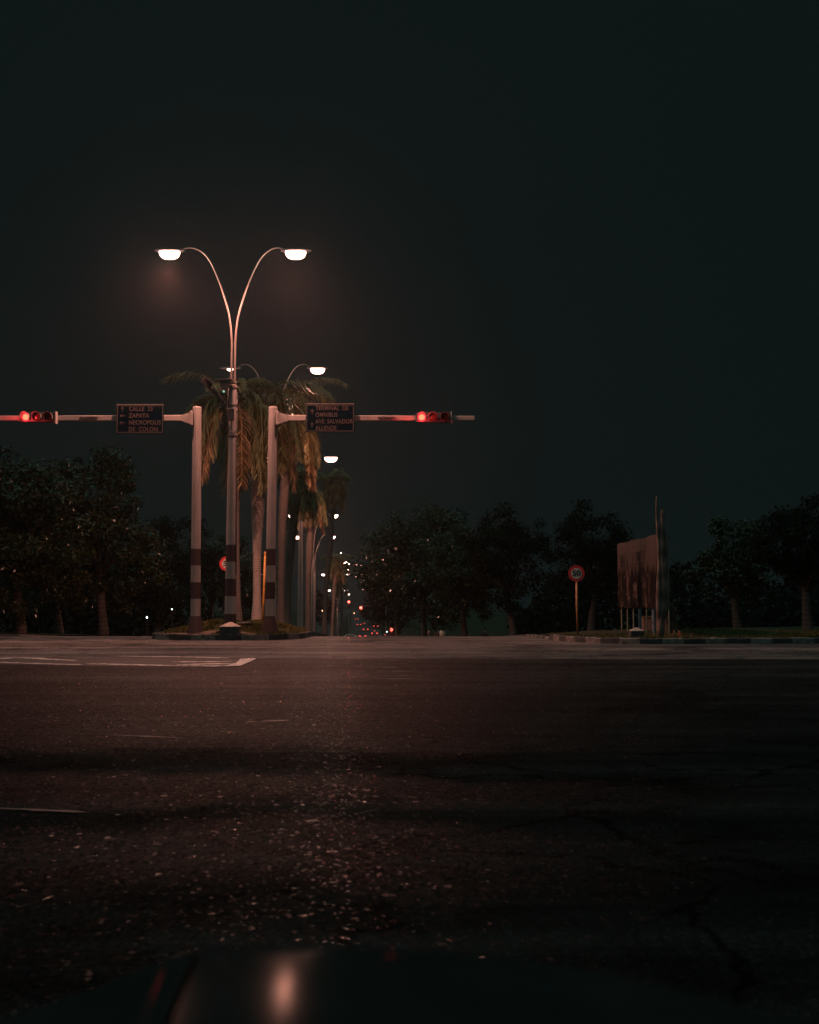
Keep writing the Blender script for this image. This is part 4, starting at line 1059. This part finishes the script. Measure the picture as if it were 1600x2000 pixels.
far_signal(764.5, 1229.5, 205, 'bright red light low beside the right kerb of the avenue')

# small far lamps
def pin_lamp(px, py, Y, label, mat, r=0.05, post=True):
    c = P(px, py, Y); z0 = gz(Y) + 0.1
    t = empty('garden_lamp', (c.x, Y, z0)); tag(t, label, 'lamp', 'small distant lamps')
    H = c.z - z0
    m = MB(); m.tube([(0, 0.05, -0.2), (0, 0.05, H)], 0.03, 8); m.build('post', M['darkmetal'], t)
    m = MB(); m.prof((0, 0, H), [(r*0.3, -r), (r, 0), (r*0.3, r)], 12); m.build('globe', mat, t, smooth=True)
    m = MB(); m.prof((0, 0.0, H + r), [(r*1.4, 0), (r*0.5, r)], 12); m.build('cap', M['darkmetal'], t)
pin_lamp(336, 1190, 60, 'tiny white lamp left of the left mast foot', M['whitepin'], 0.035)
pin_lamp(287, 1206, 62, 'tiny bluish lamp among the left bushes', M['whitepin'], 0.05)
pin_lamp(618, 988, 90, 'tiny white lamp high between the dark palms', M['whitepin'], 0.05)
pin_lamp(601, 1074, 90, 'tiny white lamp right of the third lamp post', M['whitepin'], 0.05)
pin_lamp(630, 1193, 110, 'tiny orange lamp low between the palm trunks', M['orange_led'], 0.07)
pin_lamp(666, 1080, 150, 'bright white lamp over the small lit palm crown', M['lamp_far'], 0.08)
pin_lamp(692, 1197.5, 600, 'far orange lamp at the top of the visible road', M['orange_led'], 0.3)
pin_lamp(756, 1234, 245, 'small white lamp left of the low red light', M['whitepin'], 0.12)
pin_lamp(670, 1149.5, 260, 'left one of the tiny white lamps above the bright far cluster', M['whitepin'], 0.25)

# ------------------------------------------------------------------ people on the far pavement
def person(px, py_head, Y, label, shirt, rz=0.0, lean=0.0, seed=0):
    c = P(px, py_head, Y); z0 = c.z - 1.72
    t = empty('person', (c.x, Y, z0), rz); tag(t, label, 'person')
    v = [(0, 0, .95), (0, lean*.3, 1.2), (0, lean*.6, 1.42), (0, lean*.8, 1.52), (0, lean, 1.62), (0, lean, 1.72),
         (-.10, 0, .9), (-.12, .10, .5), (-.12, -.02, .08), (-.12, .14, .03), (.10, 0, .9), (.12, -.12, .5), (.12, -.22, .08), (.12, -.06, .03),
         (-.20, lean*.6, 1.40), (-.26, lean*.6-.04, 1.12), (-.24, .12, .88), (-.24, .16, .80), (.20, lean*.6, 1.40), (.26, lean*.6-.04, 1.12), (.24, .12, .88), (.24, .16, .80)]
    e = [(0,1),(1,2),(2,3),(3,4),(4,5),(0,6),(6,7),(7,8),(8,9),(0,10),(10,11),(11,12),(12,13),(2,14),(14,15),(15,16),(16,17),(2,18),(18,19),(19,20),(20,21)]
    rad = [.15,.14,.15,.06,.10,.09,.10,.065,.045,.04,.10,.065,.045,.04,.06,.045,.032,.03,.06,.045,.032,.03]
    me = bpy.data.meshes.new('body'); me.from_pydata(v, e, []); me.materials.append(M['skin'])
    o = bpy.data.objects.new('body', me); C.objects.link(o); o.parent = t
    o.modifiers.new('skin', 'SKIN'); o.modifiers.new('sub', 'SUBSURF').levels = 1
    for i, r_ in enumerate(rad): me.skin_vertices[0].data[i].radius = (r_, r_*0.85)
    me.skin_vertices[0].data[0].use_root = True
    m = MB(); m.tube([(0, 0, .86), (0, lean*.3, 1.15), (0, lean*.6, 1.40), (0, lean*.7, 1.48)], [.19, .19, .21, .10], 14)
    for s in (-1, 1): m.tube([(s*.15, lean*.6, 1.42), (s*.27, lean*.6-.04, 1.14)], [.085, .07], 8)
    m.build('shirt', shirt, t, smooth=True)
    m = MB()
    for s, k in ((-1, 1), (1, -1)): m.tube([(s*.09, 0, .92), (s*.12, k*.10, .5), (s*.12, k*.10-.06 if k < 0 else .0, .12)], [.13, .09, .07], 10)
    m.build('trousers', M['trouser'], t, smooth=True)
    m = MB(); m.prof((0, lean - .02, 1.66), [(.10, 0), (.11, .06), (.07, .11), (.01, .13)], 12); m.build('hair', M['hair'], t, smooth=True)
person(864, 1226, 112, 'person in a pale shirt walking on the far right pavement', M['shirt_pale'], R(160), 0.05)
person(853.5, 1228, 118, 'person in dark clothes just left of the pale shirted walker', M['shirt_dark'], R(30), 0.0)
person(838, 1229, 122, 'person standing farthest left on the dim pavement', M['shirt_dark'], R(80), 0.0)
person(947, 1227, 96, 'lone person right of the other walkers by a tree', M['shirt_dark'], R(-40), 0.0)

# ------------------------------------------------------------------ the car the picture is taken over: its bonnet fills the foot
t = empty('parked_car', (-0.02, -0.6, 0)); tag(t, 'dark car under the camera, its bonnet reflecting the lamps at the foot of the picture', 'car')
def bxc(y): return -0.140 - 0.06 * (y - 0.9)          # panel gap left of the middle
def bz(x, y):
    xc = bxc(y); fall = 0.36 * max(0.0, xc - x); q = max(x, xc) + 0.08
    return 0.727 - (0.34 if q > 0 else 0.01) * q * q - fall - 0.10 * (y - 0.84) ** 2
m = MB(); ys_b = list(np.linspace(0.15, 0.985, 34))
tail_ = [(1.0, 0.006), (1.02, 0.018), (1.035, 0.04), (1.045, 0.08)]
rows = [(y, 0.0) for y in ys_b] + tail_
for side_, nx in ((0, 40), (1, 60)):
    o0 = len(m.v)
    for (y, dz) in rows:
        xc = bxc(y)
        for i in range(nx + 1):
            x = (-0.72 + (xc - 0.008 + 0.72) * i / nx) if side_ == 0 else (xc + (0.72 - xc) * i / nx)
            e = 0.004 if side_ == 0 and i == nx else 0.0
            m.v.append((x, y + 0.6 - (0.10 * x * x * (y-0.5)/0.5 if y > 0.5 else 0), bz(x, y) - dz - e))
    for j in range(len(rows)-1):
        for i in range(nx): m.f.append((o0+j*(nx+1)+i, o0+j*(nx+1)+i+1, o0+(j+1)*(nx+1)+i+1, o0+(j+1)*(nx+1)+i)); m.m.append(0)
m.build('bonnet', M['bonnet'], t, smooth=True)
m = MB()
for s in (-1, 1):   # wings
    prof_w = [(-2.6, 0.25), (-2.6, 0.52), (0.2, 0.52), (1.25, 0.50), (1.5, 0.40), (1.55, 0.22)]
    k = len(prof_w); o0 = len(m.v)
    for x in (s*0.70, s*0.82):
        for (y, z) in prof_w: m.v.append((x, y, z - (0.06 if abs(x) > 0.75 else 0)))
    for i in range(k): m.f.append((o0+i, o0+(i+1) % k, o0+k+(i+1) % k, o0+k+i)); m.m.append(0)
    m.f.append(tuple(o0+i for i in range(k))); m.m.append(0); m.f.append(tuple(o0+k+i for i in range(k))); m.m.append(0)
m.box((0, 1.50, 0.36), (1.38, 0.10, 0.26)); m.box((0, -2.2, 0.36), (1.38, 0.1, 0.4))
m.build('body', M['car_dark'], t)
m = MB(); m.box((0, 1.585, 0.34), (1.6, 0.06, 0.12)); m.build('bumper', M['rim'], t)
for s in (-1, 1):
    m = MB(); m.box((s*0.52, 1.56, 0.47), (0.24, 0.03, 0.07)); m.build('headlamp', M['glass'], t)
    for y in (0.85, -1.7):
        m = MB(); m.prof((s*0.80, y, 0.30), [(0.18, -0.09), (0.29, -0.09), (0.30, 0), (0.29, 0.09), (0.18, 0.09)], 24, 'x'); w = m.build('wheel', M['tyre'], t)
        m = MB(); m.prof((s*0.80, y, 0.30), [(0.18, -0.092), (0.18, 0.092)], 18, 'x'); m.build('rim', M['rim'], w)
m = MB(); m.add([(-0.66, 0.42, 0.66), (0.66, 0.42, 0.66), (0.52, -0.28, 1.22), (-0.52, -0.28, 1.22)], [(0, 1, 2, 3)]); m.build('windscreen', M['glass'], t)
m = MB(); m.box((0, -1.0, 1.235), (1.06, 1.44, 0.04)); m.build('roof', M['car_dark'], t)

# ------------------------------------------------------------------ haze volume, added for lamp glow and lifted blacks
hm = bpy.data.materials.new('glow_haze'); hm.use_nodes = True
nt = hm.node_tree; nt.nodes.clear(); out = nt.nodes.new('ShaderNodeOutputMaterial'); pv = nt.nodes.new('ShaderNodeVolumePrincipled')
pv.inputs['Color'].default_value = (0.85, 0.85, 0.85, 1); pv.inputs['Density'].default_value = HAZE_DENSITY; pv.inputs['Anisotropy'].default_value = 0.86
nt.links.new(pv.outputs['Volume'], out.inputs['Volume'])
m = MB(); m.box((0, 720, 8.0), (1260, 1640, 36.0)); hz = m.build('haze', hm); hz['kind'] = 'stuff'
